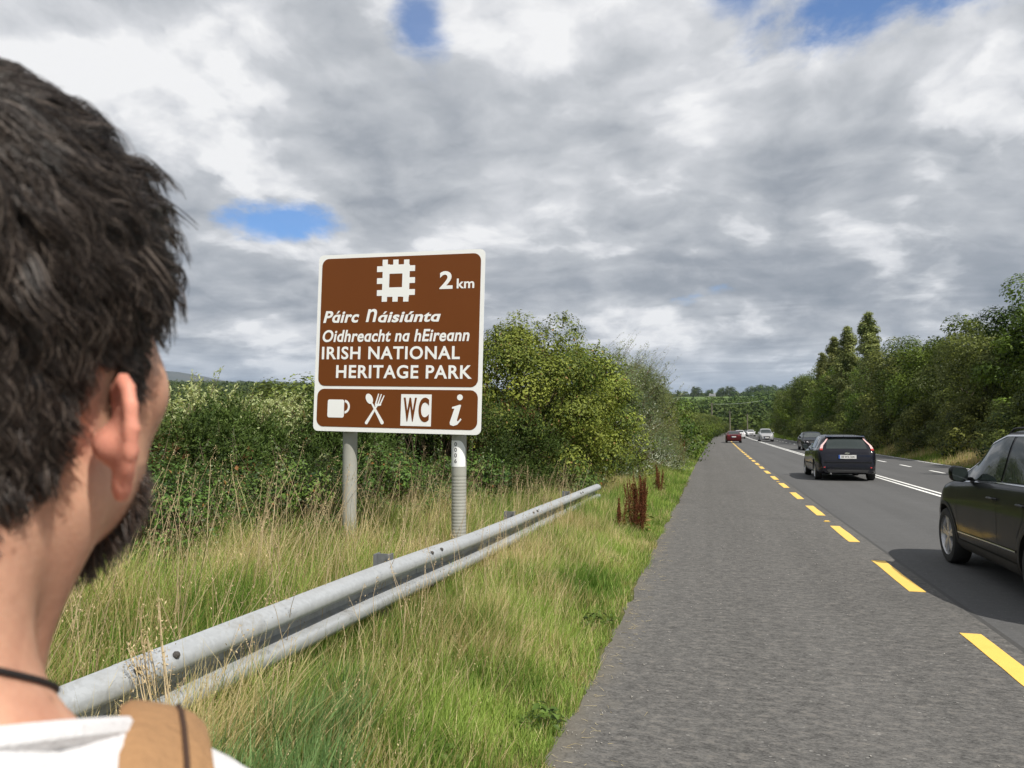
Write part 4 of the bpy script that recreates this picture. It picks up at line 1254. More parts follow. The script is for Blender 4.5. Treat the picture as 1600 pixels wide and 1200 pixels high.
def text_mesh(body, bold=0.0, shear=0.0, spacing=1.0):
    cu = bpy.data.curves.new('lettering', 'FONT'); cu.body = body; cu.extrude = 0.006; cu.offset = bold; cu.shear = shear
    cu.space_character = spacing; cu.resolution_u = 5; cu.size = 1.0
    ob = bpy.data.objects.new('lettering', cu); COL.objects.link(ob)
    dg = bpy.context.evaluated_depsgraph_get(); dg.update()
    me = bpy.data.meshes.new_from_object(ob.evaluated_get(dg))
    vs = [(v.co.x, v.co.y, v.co.z) for v in me.vertices]; fs = [tuple(p.vertices) for p in me.polygons]
    bpy.data.objects.remove(ob); bpy.data.curves.remove(cu)
    return np.array(vs), fs


def script_text(body, bold, shear, spacing):
    """lettering with single-storey a's: each a is the bowl and stem of a d cut down to x height"""
    a_at = [i for i, ch in enumerate(body.replace(' ', '')) if ch in 'a\u00e1']
    V, fs = text_mesh(body.replace('a', 'd').replace('\u00e1', 'd'), bold, 0.0, spacing)
    xh = text_mesh('x', bold)[0][:, 1].max()
    par = list(range(len(V)))
    def find(i):
        while par[i] != i: par[i] = par[par[i]]; i = par[i]
        return i
    for f in fs:
        for q in f[1:]: par[find(q)] = find(f[0])
    root = np.array([find(i) for i in range(len(V))])
    isl = sorted([(V[root == r, 0].min(), V[root == r, 0].max(), r) for r in set(root)])
    glyphs = []
    for lo, hi, r in isl:
        if glyphs and (lo + hi) / 2 < glyphs[-1][1] and (lo + hi) / 2 > glyphs[-1][0] or glyphs and (glyphs[-1][0] + glyphs[-1][1]) / 2 > lo:
            glyphs[-1][2].append(r); glyphs[-1][0] = min(glyphs[-1][0], lo); glyphs[-1][1] = max(glyphs[-1][1], hi)
        else: glyphs.append([lo, hi, [r]])
    acc = []
    for k, gl in enumerate(glyphs):
        if k in a_at:
            m_ = np.isin(root, gl[2]); V[m_, 1] = np.minimum(V[m_, 1], xh)
            if body.replace(' ', '')[k] == '\u00e1': acc.append((gl[0] + gl[1]) / 2)
    V[:, 0] += V[:, 1] * shear
    return V, fs, xh, acc


def letter(body, x0, ytop, x1, ybot, mat, name='lettering', bold=0.012, shear=0.0, spacing=1.05, top=None, depth=-0.0045, ref=None, label=None):
    """fit a line of lettering to the box it takes on the artwork; ref = (lo, hi) glyph range that spans ytop..ybot"""
    xh, acc = 0, []
    if shear: V, fs, xh, acc = script_text(body, bold, shear, spacing)
    else: V, fs = text_mesh(body, bold, shear, spacing)
    ax0, az1 = art(x0, ytop); ax1, _ = art(x1, ytop); _, az0 = art((x0 + x1) / 2, ybot); _, az1 = art((x0 + x1) / 2, ytop)
    lo, hi = ref or (V[:, 1].min(), V[:, 1].max())
    vx0, vx1 = V[:, 0].min(), V[:, 0].max()
    fx = lambda x: ax0 + (x - vx0) / (vx1 - vx0) * (ax1 - ax0)
    fz = lambda y: az0 + (y - lo) / (hi - lo) * (az1 - az0)
    Y = np.where(V[:, 2] > 0, depth, -0.0026)
    mb = MB(); mb.add(np.stack([fx(V[:, 0]), Y, fz(V[:, 1])], 1), fs)
    for c_ in acc:
        x_ = c_ + shear * (xh + 0.1)
        ac = MB(); ac.prism([(fx(x_ - 0.06), fz(xh + 0.06)), (fx(x_ + 0.03), fz(xh + 0.06)), (fx(x_ + 0.17), fz(xh + 0.235)), (fx(x_ + 0.05), fz(xh + 0.235))], -0.0045, -0.0026); sign_part('accent', ac, mat)
    return sign_part(name, mb, mat, label=label)


W = M['sign_white']
letter('2', 842, 197, 915, 300, W, bold=0.025, label='figure 2')
letter('km', 937, 240, 1033, 297, W, bold=0.02, label='lettering km')
letter('IRISH NATIONAL', 158, 627, 958, 702, W, bold=0.022, spacing=1.10, label='white capitals IRISH NATIONAL')
letter('HERITAGE PARK', 245, 735, 1025, 812, W, bold=0.022, spacing=1.10, label='white capitals HERITAGE PARK')
letter('P\u00e1irc', 165, 420, 380, 487, W, bold=0.03, shear=0.22, ref=(0.0, 0.73), label='italic word Páirc')
letter('n', 420, 412, 485, 487, W, bold=0.012, shear=0.22, label='large italic n of Náisiúnta')
letter('\u00e1isi\u00fanta', 492, 421, 850, 486, W, bold=0.03, shear=0.22, ref=(0.0, 0.76), label='italic lettering áisiúnta')
letter('Oidhreacht na hEireann', 162, 527, 1010, 598, W, bold=0.024, shear=0.18, ref=(0.0, 0.74), spacing=1.05, label='italic line Oidhreacht na hEireann')
# castle emblem: square keep seen from above, three merlons a side
mb = MB()
def R(x0, y0, x1, y1, m=mb, d0=-0.0045):
    a = art(x0, y1); b = art(x1, y0)
    m.prism([(a[0], a[1]), (b[0], a[1]), (b[0], b[1]), (a[0], b[1])], d0, -0.0026)
R(512, 155, 556, 343); R(627, 155, 672, 343); R(545, 155, 640, 210, mb, -0.0043); R(545, 287, 640, 343, mb, -0.0043)
for k in range(3):
    R(514 + 62 * k, 127, 545 + 62 * k, 162, mb, -0.0041); R(511 + 62 * k, 336, 542 + 62 * k, 371, mb, -0.0041)
    R(482, 165 + 69 * k, 520, 199 + 69 * k, mb, -0.0039); R(664, 161 + 69 * k, 702, 195 + 69 * k, mb, -0.0039)
sign_part('castle_emblem', mb, W)
# cup
mb = MB()
a = art(193, 1030); b = art(295, 930)
mb.prism(rrect(a[0], a[1], b[0], b[1], 0.022, 4), -0.0045, -0.0026)
hx, hz = art(296, 970); R1, R2 = 0.068, 0.044
arc = [(hx + R1 * math.cos(t) * 1.0, hz + R1 * 1.15 * math.sin(t)) for t in np.linspace(-1.5, 1.5, 13)]
arc2 = [(hx + R2 * math.cos(t), hz + R2 * 1.15 * math.sin(t)) for t in np.linspace(1.5, -1.5, 13)]
for i in range(12):
    mb.prism([arc[i], arc[i + 1], arc2[11 - i], arc2[12 - i]], -0.0045, -0.0026)
sign_part('cup_symbol', mb, W)


def capsule_poly(p, q, r0, r1, n=8):
    p = np.array(p); q = np.array(q); d = q - p; a = math.atan2(d[1], d[0])
    pts = [(q[0] + r1 * math.cos(a + t), q[1] + r1 * math.sin(a + t)) for t in np.linspace(-math.pi / 2, math.pi / 2, n)]
    pts += [(p[0] + r0 * math.cos(a + t), p[1] + r0 * math.sin(a + t)) for t in np.linspace(math.pi / 2, 3 * math.pi / 2, n)]
    return pts


mb = MB()    # spoon
mb.prism(capsule_poly(art(520, 1062), art(455, 945), 0.020, 0.009), -0.0045, -0.0026)
c = art(444, 926); a = math.radians(117)
mb.prism([(c[0] + 0.062 * math.cos(t) * math.cos(a) - 0.040 * math.sin(t) * math.sin(a), c[1] + 0.062 * math.cos(t) * math.sin(a) + 0.040 * math.sin(t) * math.cos(a)) for t in np.linspace(0, 2 * math.pi, 20, endpoint=False)], -0.0050, -0.0026)
sign_part('spoon_symbol', mb, W)
mb = MB()    # fork
mb.prism(capsule_poly(art(428, 1062), art(492, 960), 0.018, 0.010), -0.0047, -0.0026)
mb.prism(capsule_poly(art(484, 962), art(508, 960), 0.014, 0.012), -0.0049, -0.0026)
for (sx, sy, ex, ey) in ((482, 955, 498, 900), (495, 957, 514, 902), (506, 962, 530, 910)):
    mb.prism(capsule_poly(art(sx, sy), art(ex, ey), 0.0085, 0.006), -0.0044, -0.0026)
sign_part('fork_symbol', mb, W)
mb = MB(); R(626, 904, 803, 1080, mb); sign_part('toilet_panel', mb, W)
letter('W', 645, 921, 720, 1056, M['sign_brown'], bold=0.03, depth=-0.0068, label='brown letter W')
letter('C', 731, 921, 790, 1060, M['sign_brown'], bold=0.03, depth=-0.0068, label='brown letter C')
mb = MB()    # italic i
c = art(960, 921)
mb.prism([(c[0] + 0.033 * math.cos(t), c[1] + 0.033 * math.sin(t)) for t in np.linspace(0, 2 * math.pi, 16, endpoint=False)], -0.0045, -0.0026)
mb.prism([art(*p) for p in ((918, 975), (962, 962), (967, 966), (944, 1052), (950, 1058), (964, 1040), (970, 1046), (948, 1075), (925, 1083), (907, 1076), (905, 1062), (930, 985), (916, 984))], -0.0045, -0.0026)
sign_part('information_symbol', mb, W)
# posts with bands and number plate
for i, pxx in enumerate((-0.635, 0.690)):
    mb = MB()
    prof = [(0.0, 3.12), (0.070, 3.12), (0.081, 3.105), (0.082, 3.08)]
    z = 3.0
    while z > -0.4:
        prof.append((0.082, z)); z -= 0.12
    if i:
        prof = [p for p in prof if p[1] > 1.0]
        z = 1.0
        while z > 0.15:
            prof += [(0.082, z), (0.082, z - 0.024), (0.0808, z - 0.027), (0.0808, z - 0.033)]
            z -= 0.036
        prof += [(0.082, 0.14), (0.082, -0.4)]
    mb.lathe(prof, 28, 'z', (pxx, 0.150, 0)); mb.obj('post', M['post_grey'], sign, smooth=True)
    for zc in (1.8, 2.45, 3.10):
        mb = MB(); mb.box((pxx, 0.060, zc), (0.20, 0.022, 0.05)); mb.obj('bracket', M['sign_grey'], sign)
# number plate wrapped round the right post
mb = MB(); rr = 0.0838; pc = Vector((0.690, 0.150, 0)); n = 20
a0, a1 = math.radians(-155), math.radians(-15)
vs = []; fs = []
for k in range(n + 1):
    a = a0 + (a1 - a0) * k / n
    zt = 1.372 - 0.10 * (max(0, k - 11) / 9) ** 2.2  # top edge falls to the right, shaped like the board's shadow
    for zz in (1.085, zt): vs.append((pc.x + rr * math.cos(a), pc.y + rr * math.sin(a), zz))
for k in range(n): fs.append((2 * k, 2 * k + 2, 2 * k + 3, 2 * k + 1))
mb.add(vs, fs); mb.obj('number_plate', M['sign_white'], sign, smooth=True)
for k, ch in enumerate('0006'):
    V, fs = text_mesh(ch, 0.015)
    V[:, 0] -= (V[:, 0].max() + V[:, 0].min()) / 2
    s = 0.046 / 0.73; ang = math.radians(-98)
    xx = V[:, 0] * s * 1.0; zz = V[:, 1] * s + 1.310 - 0.061 * k
    th = ang + xx / rr
    R_ = rr + np.where(V[:, 2] > 0, 0.0012, 0.0004)
    mb = MB(); mb.add(np.stack([pc.x + R_ * np.cos(th), pc.y + R_ * np.sin(th), zz], 1), fs); mb.obj('digit', M['black_ink'], sign)

# ------------------------------------------------------------------ far things: poles, cable, houses, fields
M['timber'] = plain('pole_timber', (0.16, 0.14, 0.115), 0.85, vary=0.3)
M['render_white'] = plain('white_render', (0.74, 0.73, 0.70), 0.8, vary=0.06)
M['slate'] = plain('slate_roof', (0.12, 0.125, 0.135), 0.7, vary=0.15)
M['pane'] = plain('dark_pane', (0.03, 0.035, 0.04), 0.15)
M['stubble'] = plain('stubble_field', (0.42, 0.37, 0.18), 0.95, vary=0.12, scale=0.02)
for (x, y, h, lab) in ((0.2, 186, 8.2, 'leftmost of the thin poles at the far end of the road, beside the hedge'), (5.3, 226, 7.2, 'thin pole above the red car at the far end of the road'), (10.6, 236, 6.5, 'thin pole right of the white car at the far end of the road')):
    z = float(ground_z(x, y)) - 0.3
    t_ = empty('utility_pole', (x, y, z), 0, label=lab, cat='pole', group='poles at the far end of the road')
    mb = MB(); mb.tube([(0, 0, 0), (0, 0, h / 2), (0, 0, h)], [0.17, 0.15, 0.12], 8); mb.obj('pole_shaft', M['timber'], t_)
    mb = MB(); mb.box((0, -0.13, h - 0.35), (1.3, 0.09, 0.10)); mb.obj('crossarm', M['timber'], t_)
mb = MB(); mb.tube([(0.2 + 15 * t, 186 + 50 * t, 7.6 + 2.6 * t - 0.35 * math.sin(math.pi * t)) for t in np.linspace(0, 1, 12)], 0.03, 5)
mb.obj('overhead_cable', M['sign_grey'], label='pale overhead cable crossing the road in front of the far wooded slope', cat='cable')


def house(x, y, w, d, h, rise, label, extra=False, rz=0.1):
    z = float(ground_z(x, y))
    t_ = empty('white_house', (x, y, z), rz, label=label, cat='house')
    mb = MB(); mb.box((0, 0, h / 2 - 1), (w, d, h + 2)); mb.prism([(-d / 2, h), (d / 2, h), (0, h + rise)], -w / 2, w / 2, plane='yz'); mb.obj('wall', M['render_white'], t_)
    mb = MB()
    for s_ in (-1, 1):
        e = 0.5
        p = [(s_ * (d / 2 + e), h - 0.35), (0, h + rise + 0.05), (0, h + rise + 0.30), (s_ * (d / 2 + e), h - 0.10)]
        mb.prism(p if s_ > 0 else p[::-1], -w / 2 - 0.4, w / 2 + 0.4, plane='yz')
    rf = mb.obj('roof', M['slate'], t_)
    for s_ in (-1, 1):
        mb = MB(); mb.box((s_ * (w / 2 - 1.0), 0, h + rise + 0.5), (0.9, 0.9, 1.4)); mb.obj('chimney', M['render_white'], rf)
    for k in range(4):
        mb = MB(); mb.box((-w / 2 + w * (k + 0.5) / 4, -d / 2 - 0.02, h * 0.55), (1.3, 0.08, 1.3)); mb.obj('window', M['pane'], t_)
    mb = MB(); mb.box((0.0, -d / 2 - 0.03, 1.05), (1.0, 0.08, 2.1)); mb.obj('door', M['timber'], t_)
    if extra:
        mb = MB(); mb.box((-w / 2 - 3.2, 0, 1.3), (6.2, d * 0.7, 4.6)); mb.obj('annexe', M['render_white'], t_)


house(3, 1478, 11, 8, 4.6, 3.4, 'small white house on the far hillside, left of the skyline trees', True, 0.2)
house(118, 1520, 22, 8, 4.0, 2.4, 'long low white farmhouse on the far hillside, right of the skyline trees', False, -0.3)


def field(x0, x1, y0, y1, lab=None):
    a = np.linspace(x0, x1, 14); b = np.linspace(y0, y1, 10)
    obj('stubble_field', grid_mesh('stubble_field', a, b, lambda X, Y: ground_z(X, Y) + 0.6, M['stubble'], shear=False), kind='structure')


field(-62, 12, 1330, 1450)
field(-70, 30, 1500, 1560)
field(95, 190, 1470, 1500)


# ------------------------------------------------------------------ vehicles
def car_paint(name, color, metal=0.0, coat=0.42, rough=0.4):
    m, t, b = new_mat(name)
    co = t.node('ShaderNodeTexCoord').outputs['Object']
    dust = t.noise(co, 3.0, 6.0, 0.7)
    z = t.node('ShaderNodeSeparateXYZ', {0: co}).outputs[2]
    low = t.math('MULTIPLY', t.sstep(z, 0.60, 0.15), t.math('MULTIPLY_ADD', dust, 0.9, -0.1), clamp=True)
    col = t.mix(t.math('MULTIPLY', low, 0.12), color, (0.09, 0.085, 0.075))
    setp(t, b, color=col, rough=rough, metal=metal, coat=coat, coat_rough=t.math('MULTIPLY_ADD', low, 0.4, t.math('MULTIPLY_ADD', dust, 0.14, 0.03)), spec=0.05)
    return m


M['paint_black'] = car_paint('paint_black', (0.006, 0.0065, 0.007))
M['paint_navy'] = car_paint('paint_black_blue', (0.004, 0.004, 0.009), coat=0.8)
M['paint_red'] = car_paint('paint_red', (0.060, 0.006, 0.007))
M['paint_silver'] = car_paint('paint_silver', (0.36, 0.37, 0.38), metal=0.3)
M['paint_white'] = car_paint('paint_white', (0.56, 0.56, 0.57))
M['glass'] = plain('car_glass', (0.022, 0.030, 0.028), 0.04, spec=0.9, vary=0.0)
M['glass_side'] = plain('side_glass', (0.020, 0.030, 0.026), 0.03, spec=0.28, vary=0.0)
M['tyre'] = plain('tyre_rubber', (0.022, 0.022, 0.022), 0.85, vary=0.2, bump=0.3)
M['alloy'] = plain('alloy_wheel', (0.46, 0.46, 0.47), 0.30, metal=0.75, vary=0.1)
M['trim'] = plain('black_trim', (0.020, 0.020, 0.021), 0.65, vary=0.15)
M['liner'] = plain('wheel_well', (0.008, 0.008, 0.008), 0.95)
M['chrome'] = plain('chrome', (0.72, 0.72, 0.74), 0.12, metal=1.0, vary=0.03)
M['lamp_red'] = plain('lamp_red', (0.42, 0.015, 0.012), 0.12, coat=1.0, spec=0.8)
M['lamp_clear'] = plain('lamp_clear', (0.70, 0.66, 0.66), 0.10, coat=1.0, metal=0.35)
M['lamp_amber'] = plain('lamp_pink', (0.72, 0.47, 0.46), 0.12, coat=1.0)
M['plate_white'] = plain('plate_white', (0.72, 0.72, 0.70), 0.4)
M['plate_blue'] = plain('plate_blue', (0.02, 0.10, 0.42), 0.4)


def sm_table(pts, k=9, n=600):
    ys_ = np.array([p[0] for p in pts]); zs_ = np.array([p[1] for p in pts])
    o = np.argsort(ys_); ys_, zs_ = ys_[o], zs_[o]
    Y = np.linspace(ys_[0], ys_[-1], n); Z = np.interp(Y, ys_, zs_)
    kk = np.hanning(k * 2 + 3); kk /= kk.sum()
    Zp = np.pad(Z, k + 1, mode='reflect', reflect_type='odd')
    return Y, np.convolve(Zp, kk, 'valid')


class CarShape:
    def __init__(self, top, half_w, belt, roof_w, L0, L1, zb=0.19):
        self.T = sm_table(top, 12); self.W = sm_table(half_w, 20); self.B = sm_table(belt, 20); self.R = roof_w
        self.L0, self.L1, self.zb = L0, L1, zb

    def top(self, y): return np.interp(y, *self.T)
    def w(self, y): return np.interp(y, *self.W)

    def ring(self, y):
        T = float(self.top(y)); w = float(self.w(y)); B = min(float(np.interp(y, *self.B)), T - 0.045)
        end = min(abs(y - self.L0), abs(self.L1 - y))
        zb = self.zb + 0.10 * (1 - min(1, end / 0.35)) ** 2
        zb = min(zb, T - 0.25)
        g = float(smooth(0.02, 0.34, T - B - 0.045))
        wr = self.R * (w / 0.9)
        wtop = (w - 0.10) * (1 - g) + (wr + 0.035) * g
        win = (w - 0.12) * (1 - g) + wr * g
        c = [(0, zb), (w - 0.22, zb), (w - 0.07, zb + 0.01), (w - 0.025, zb + 0.10), (w - 0.012, zb + (B - zb) * 0.33), (w, zb + (B - zb) * 0.52), (w - 0.004, zb + (B - zb) * 0.74), (w - 0.028, B - 0.05),
             (w - 0.060, B), (w - 0.075 - 0.01 * (1 - g), B + 0.012), (wtop, T - 0.10 * g - 0.02 * (1 - g)), (win - 0.06, T - 0.030 * g - 0.006 * (1 - g)), (win * 0.55, T - 0.004), (0, T)]
        for _ in range(2):
            n = [c[0]]
            for a, b in zip(c[:-1], c[1:]):
                n += [(a[0] * .75 + b[0] * .25, a[1] * .75 + b[1] * .25), (a[0] * .25 + b[0] * .75, a[1] * .25 + b[1] * .75)]
            c = n + [c[-1]]
        return c

    def side_x(self, y, z):
        c = self.ring(y)
        k = max(range(len(c)), key=lambda i: c[i][0])
        up = c[k:]
        if z < c[k][1]:
            lo = c[:k + 1]
            return float(np.interp(z, [p[1] for p in lo], [p[0] for p in lo]))
        return float(np.interp(z, [p[1] for p in up], [p[0] for p in up]))

    def top_z(self, y, x):
        c = self.ring(y); k = max(range(len(c)), key=lambda i: c[i][0]); up = c[k:][::-1]
        return float(np.interp(abs(x), [p[0] for p in up], [p[1] for p in up]))

    def body_mesh(self, wheels, wr, n=92):
        t = np.linspace(-1, 1, n); t = np.sign(t) * (1 - (1 - np.abs(t)) ** 1.35)
        ys_ = (self.L0 + self.L1) / 2 + t * (self.L1 - self.L0) / 2
        vs = []; m = None
        for y in ys_:
            c = self.ring(float(y)); ring = c + [(-p[0], p[1]) for p in c[-2:0:-1]]
            m = len(ring); vs += [(p[0], float(y), p[1]) for p in ring]
        fs = []
        for i in range(n - 1):
            for j in range(m): fs.append((i * m + j, i * m + (j + 1) % m, (i + 1) * m + (j + 1) % m, (i + 1) * m + j))
        fs.append(tuple(range(m))[::-1]); fs.append(tuple((n - 1) * m + j for j in range(m)))
        me = bpy.data.meshes.new('body'); me.from_pydata(vs, [], fs)
        bm = bmesh.new(); bm.from_mesh(me); bmesh.ops.recalc_face_normals(bm, faces=bm.faces); bm.to_mesh(me); bm.free()
        # cut the wheel arches
        tmp = bpy.data.objects.new('body_cut', me); COL.objects.link(tmp); cutters = []
        me.materials.append(M['trim']); me.materials.append(M['liner'])
        for (wy, wz) in wheels:
            for s_ in (-1, 1):
                cb = MB(); cb.lathe([(0.0, -0.15), (wr, -0.15), (wr, 0.16), (0.0, 0.16)], 40, 'x', (s_ * 0.84, wy, wz))
                cm = bpy.data.meshes.new('arch'); cm.from_pydata(cb.v, [], cb.f)
                b2 = bmesh.new(); b2.from_mesh(cm); bmesh.ops.remove_doubles(b2, verts=b2.verts, dist=1e-4); bmesh.ops.recalc_face_normals(b2, faces=b2.faces); b2.to_mesh(cm); b2.free()
                cm.materials.append(M['trim']); cm.materials.append(M['liner']); cm.polygons.foreach_set('material_index', [1] * len(cm.polygons))
                co_ = bpy.data.objects.new('arch', cm); COL.objects.link(co_); cutters.append(co_)
                md = tmp.modifiers.new('a', 'BOOLEAN'); md.operation = 'DIFFERENCE'; md.solver = 'EXACT'; md.object = co_
        dg = bpy.context.evaluated_depsgraph_get(); dg.update()
        out = bpy.data.meshes.new_from_object(tmp.evaluated_get(dg))
        bpy.data.objects.remove(tmp)
        for c_ in cutters: bpy.data.objects.remove(c_)
        out.polygons.foreach_set('use_smooth', [True] * len(out.polygons))
        out.set_sharp_from_angle(angle=math.radians(42))
        return out

    def side_patch(self, name, ylist, lo, hi, mat, parent, off=0.005, nz=8, sides=(-1, 1), **kw):
        """patch lying on the flank between two height curves; has an edge returning to the body"""
        for s_ in sides:
            vs = []; fs = []; n = len(ylist)
            for y in ylist:
                a, b = lo(y), hi(y); b = max(b, a + 0.001)
                for k in range(nz + 1):
                    z = a + (b - a) * k / nz
                    vs.append((s_ * (self.side_x(y, z) + off), y, z))
            for i in range(n - 1):
                for k in range(nz):
                    q = (i * (nz + 1) + k, (i + 1) * (nz + 1) + k, (i + 1) * (nz + 1) + k + 1, i * (nz + 1) + k + 1)
                    fs.append(q if s_ > 0 else q[::-1])
            mesh_obj(name, vs, fs, mat, parent, smooth=True, **kw)

    def side_ribbon(self, name, path, width, mat, parent, off=0.004, sides=(-1, 1)):
        """narrow strip following a path of (y, z) on the flank"""
        pts = []
        for (a, b) in zip(path[:-1], path[1:]):
            for k in range(6): pts.append((a[0] + (b[0] - a[0]) * k / 6, a[1] + (b[1] - a[1]) * k / 6))
        pts.append(path[-1])
        for s_ in sides:
            vs = []
            for i, p in enumerate(pts):
                q0 = pts[max(i - 1, 0)]; q1 = pts[min(i + 1, len(pts) - 1)]
                d = np.array([q1[0] - q0[0], q1[1] - q0[1]]); d = d / (np.linalg.norm(d) + 1e-9); nrm = np.array([-d[1], d[0]]) * width / 2
                for e_ in (-1, 0, 1):
                    y, z = p[0] + nrm[0] * e_, p[1] + nrm[1] * e_
                    vs.append((s_ * (self.side_x(y, z) + off + (0.004 if e_ == 0 and width > 0.012 else 0)), y, z))
            fs = []
            for i in range(len(pts) - 1):
                for e_ in range(2): fs.append((3 * i + e_, 3 * i + e_ + 1, 3 * i + e_ + 4, 3 * i + e_ + 3))
            mesh_obj(name, vs, fs, mat, parent, smooth=True)

    def top_patch(self, name, y0, y1, wx, mat, parent, off=0.006, ny=12, nx=14):
        vs = []; fs = []
        for i in range(ny + 1):
            y = y0 + (y1 - y0) * i / ny; ww = wx(y)
            for j in range(nx + 1):
                x = -ww + 2 * ww * j / nx
                z = self.top_z(y, x); dz = (self.top_z(y + 0.02, x) - self.top_z(y - 0.02, x)) / 0.04
                nn = Vector((0, -dz, 1)).normalized() * off
                vs.append((x, y + nn.y, z + nn.z))
        for i in range(ny):
            for j in range(nx): fs.append((i * (nx + 1) + j, i * (nx + 1) + j + 1, (i + 1) * (nx + 1) + j + 1, (i + 1) * (nx + 1) + j))
        mesh_obj(name, vs, fs, mat, parent, smooth=True)


def wheel(parent, x, y, z, r, side, spokes=5, detail=True):
    w = bpy.data.objects.new('wheel', None); w.location = (x, y, z); link(w, parent)
    hw = 0.105
    mb = MB()
    prof = [(r * 0.70, -hw * 0.9), (r * 0.80, -hw), (r * 0.95, -hw * 0.92), (r, -hw * 0.70), (r, hw * 0.70), (r * 0.95, hw * 0.92), (r * 0.80, hw), (r * 0.70, hw * 0.9)]
    mb.lathe(prof, 36, 'x'); mb.obj('tyre', M['tyre'], w, smooth=True)
    mb = MB(); s_ = side
    mb.lathe([(r * 0.72, s_ * -0.08), (r * 0.70, s_ * 0.075), (r * 0.735, s_ * 0.092), (r * 0.70, s_ * 0.096), (r * 0.665, s_ * 0.075), (r * 0.65, s_ * 0.0)], 36, 'x', mi=0)
    mb.lathe([(0.0, s_ * 0.078), (r * 0.14, s_ * 0.080), (r * 0.17, s_ * 0.060), (r * 0.17, s_ * 0.02)], 20, 'x')
    for k in range(spokes):
        a0 = 2 * math.pi * k / spokes + 0.3
        for da in (-0.16, 0.16):
            a = a0 + da
            dv = Vector((0, math.cos(a), math.sin(a))); tv = Vector((0, -math.sin(a), math.cos(a)))
            a_in = a0 + da * 0.45; din = Vector((0, math.cos(a_in), math.sin(a_in)))
            p0 = din * r * 0.13; p1 = dv * r * 0.69
            vs = []
            for p, ww, xo in ((p0, 0.020, 0.078), (p1, 0.017, 0.082)):
                for dx, dw in ((0, -1), (0, 1), (-0.03, 1.3), (-0.03, -1.3)):
                    vs.append(Vector((s_ * (xo + dx), 0, 0)) + p + tv * dw * ww)
            mb.add(vs, [(0, 1, 5, 4), (1, 2, 6, 5), (2, 3, 7, 6), (3, 0, 4, 7)])
    mb.obj('rim', M['alloy'], w, smooth=True)
    mb = MB(); mb.lathe([(0.0, s_ * 0.0), (r * 0.55, s_ * 0.0), (r * 0.55, s_ * -0.03)], 24, 'x'); mb.obj('brake_disc', M['liner'], w)
    return w


def plate(parent, y, z, facing, text, blue=True, w=0.52, h=0.115):
    f = -1 if facing < 0 else 1
    p = bpy.data.objects.new('number_plate', None)
    mb = MB(); mb.box((0, 0, 0), (w, 0.010, h)); pl = mb.obj('number_plate', M['plate_white'], parent, loc=(0, y, z))
    mb = MB(); mb.box((-w / 2 + 0.022 if f < 0 else w / 2 - 0.022, f * 0.0065, 0), (0.044, 0.004, h)); mb.obj('country_band', M['plate_blue'], pl)
    if not text: return pl
    V, fs = text_mesh(text, 0.01)
    V = V - np.array([(V[:, 0].max() + V[:, 0].min()) / 2, (V[:, 1].max() + V[:, 1].min()) / 2, 0])
    s = 0.068 / (V[:, 1].max() - V[:, 1].min()); sx = min(s, 0.40 / (V[:, 0].max() - V[:, 0].min()))
    mb = MB(); mb.add(np.stack([V[:, 0] * sx * -f + 0.02 * -f, f * np.where(V[:, 2] > 0, 0.0075, 0.0052), V[:, 1] * s], 1), fs)
    mb.obj('plate_lettering', M['black_ink'], pl)
    return pl


def mirror(parent, shape, y, z, mat, s_, size=1.0):
    x = shape.side_x(y, z - 0.06) * s_
    m_ = MB()
    n = 14; vs = []; rings = [(-0.12, 0.25), (-0.10, 0.72), (-0.05, 0.98), (0.0, 1.0), (0.055, 0.90), (0.095, 0.62), (0.115, 0.2)]
    prof = []
    for dy, sc in rings:
        ring = []
        for k in range(n):
            a = 2 * math.pi * k / n; ca, sa = math.cos(a), math.sin(a)
            px_ = 0.088 * sc * np.sign(ca) * abs(ca) ** 0.62; pz_ = 0.088 * sc * np.sign(sa) * abs(sa) ** 0.62
            ring.append((x + s_ * (0.135 + 0) * size + px_ * size, y + dy * size * 0.75 + 0.03 * s_ * px_, z + pz_ * size + 0.10 * px_ * s_))
        prof.append(ring)
    vs = [v for r_2 in prof for v in r_2]; fs = []
    for i in range(len(prof) - 1):
        for k in range(n): fs.append((i * n + k, i * n + (k + 1) % n, (i + 1) * n + (k + 1) % n, (i + 1) * n + k))
    fs += [tuple(range(n)), tuple((len(prof) - 1) * n + k for k in range(n))]
    m_.add(vs, fs); m_.box((x + s_ * 0.035, y + 0.01, z - 0.055), (0.10, 0.07, 0.035))
    o = m_.obj('wing_mirror', mat, parent, smooth=True)
    g = MB(); rg = [(x + s_ * 0.135 * size + 0.076 * size * np.sign(math.cos(a)) * abs(math.cos(a)) ** .55, y - 0.093 * size, z + 0.074 * size * np.sign(math.sin(a)) * abs(math.sin(a)) ** .55) for a in np.linspace(0, 2 * math.pi, 20, endpoint=False)]
    g.add(rg, [tuple(range(20))]); g.obj('mirror_glass', M['glass'], o)
    return o


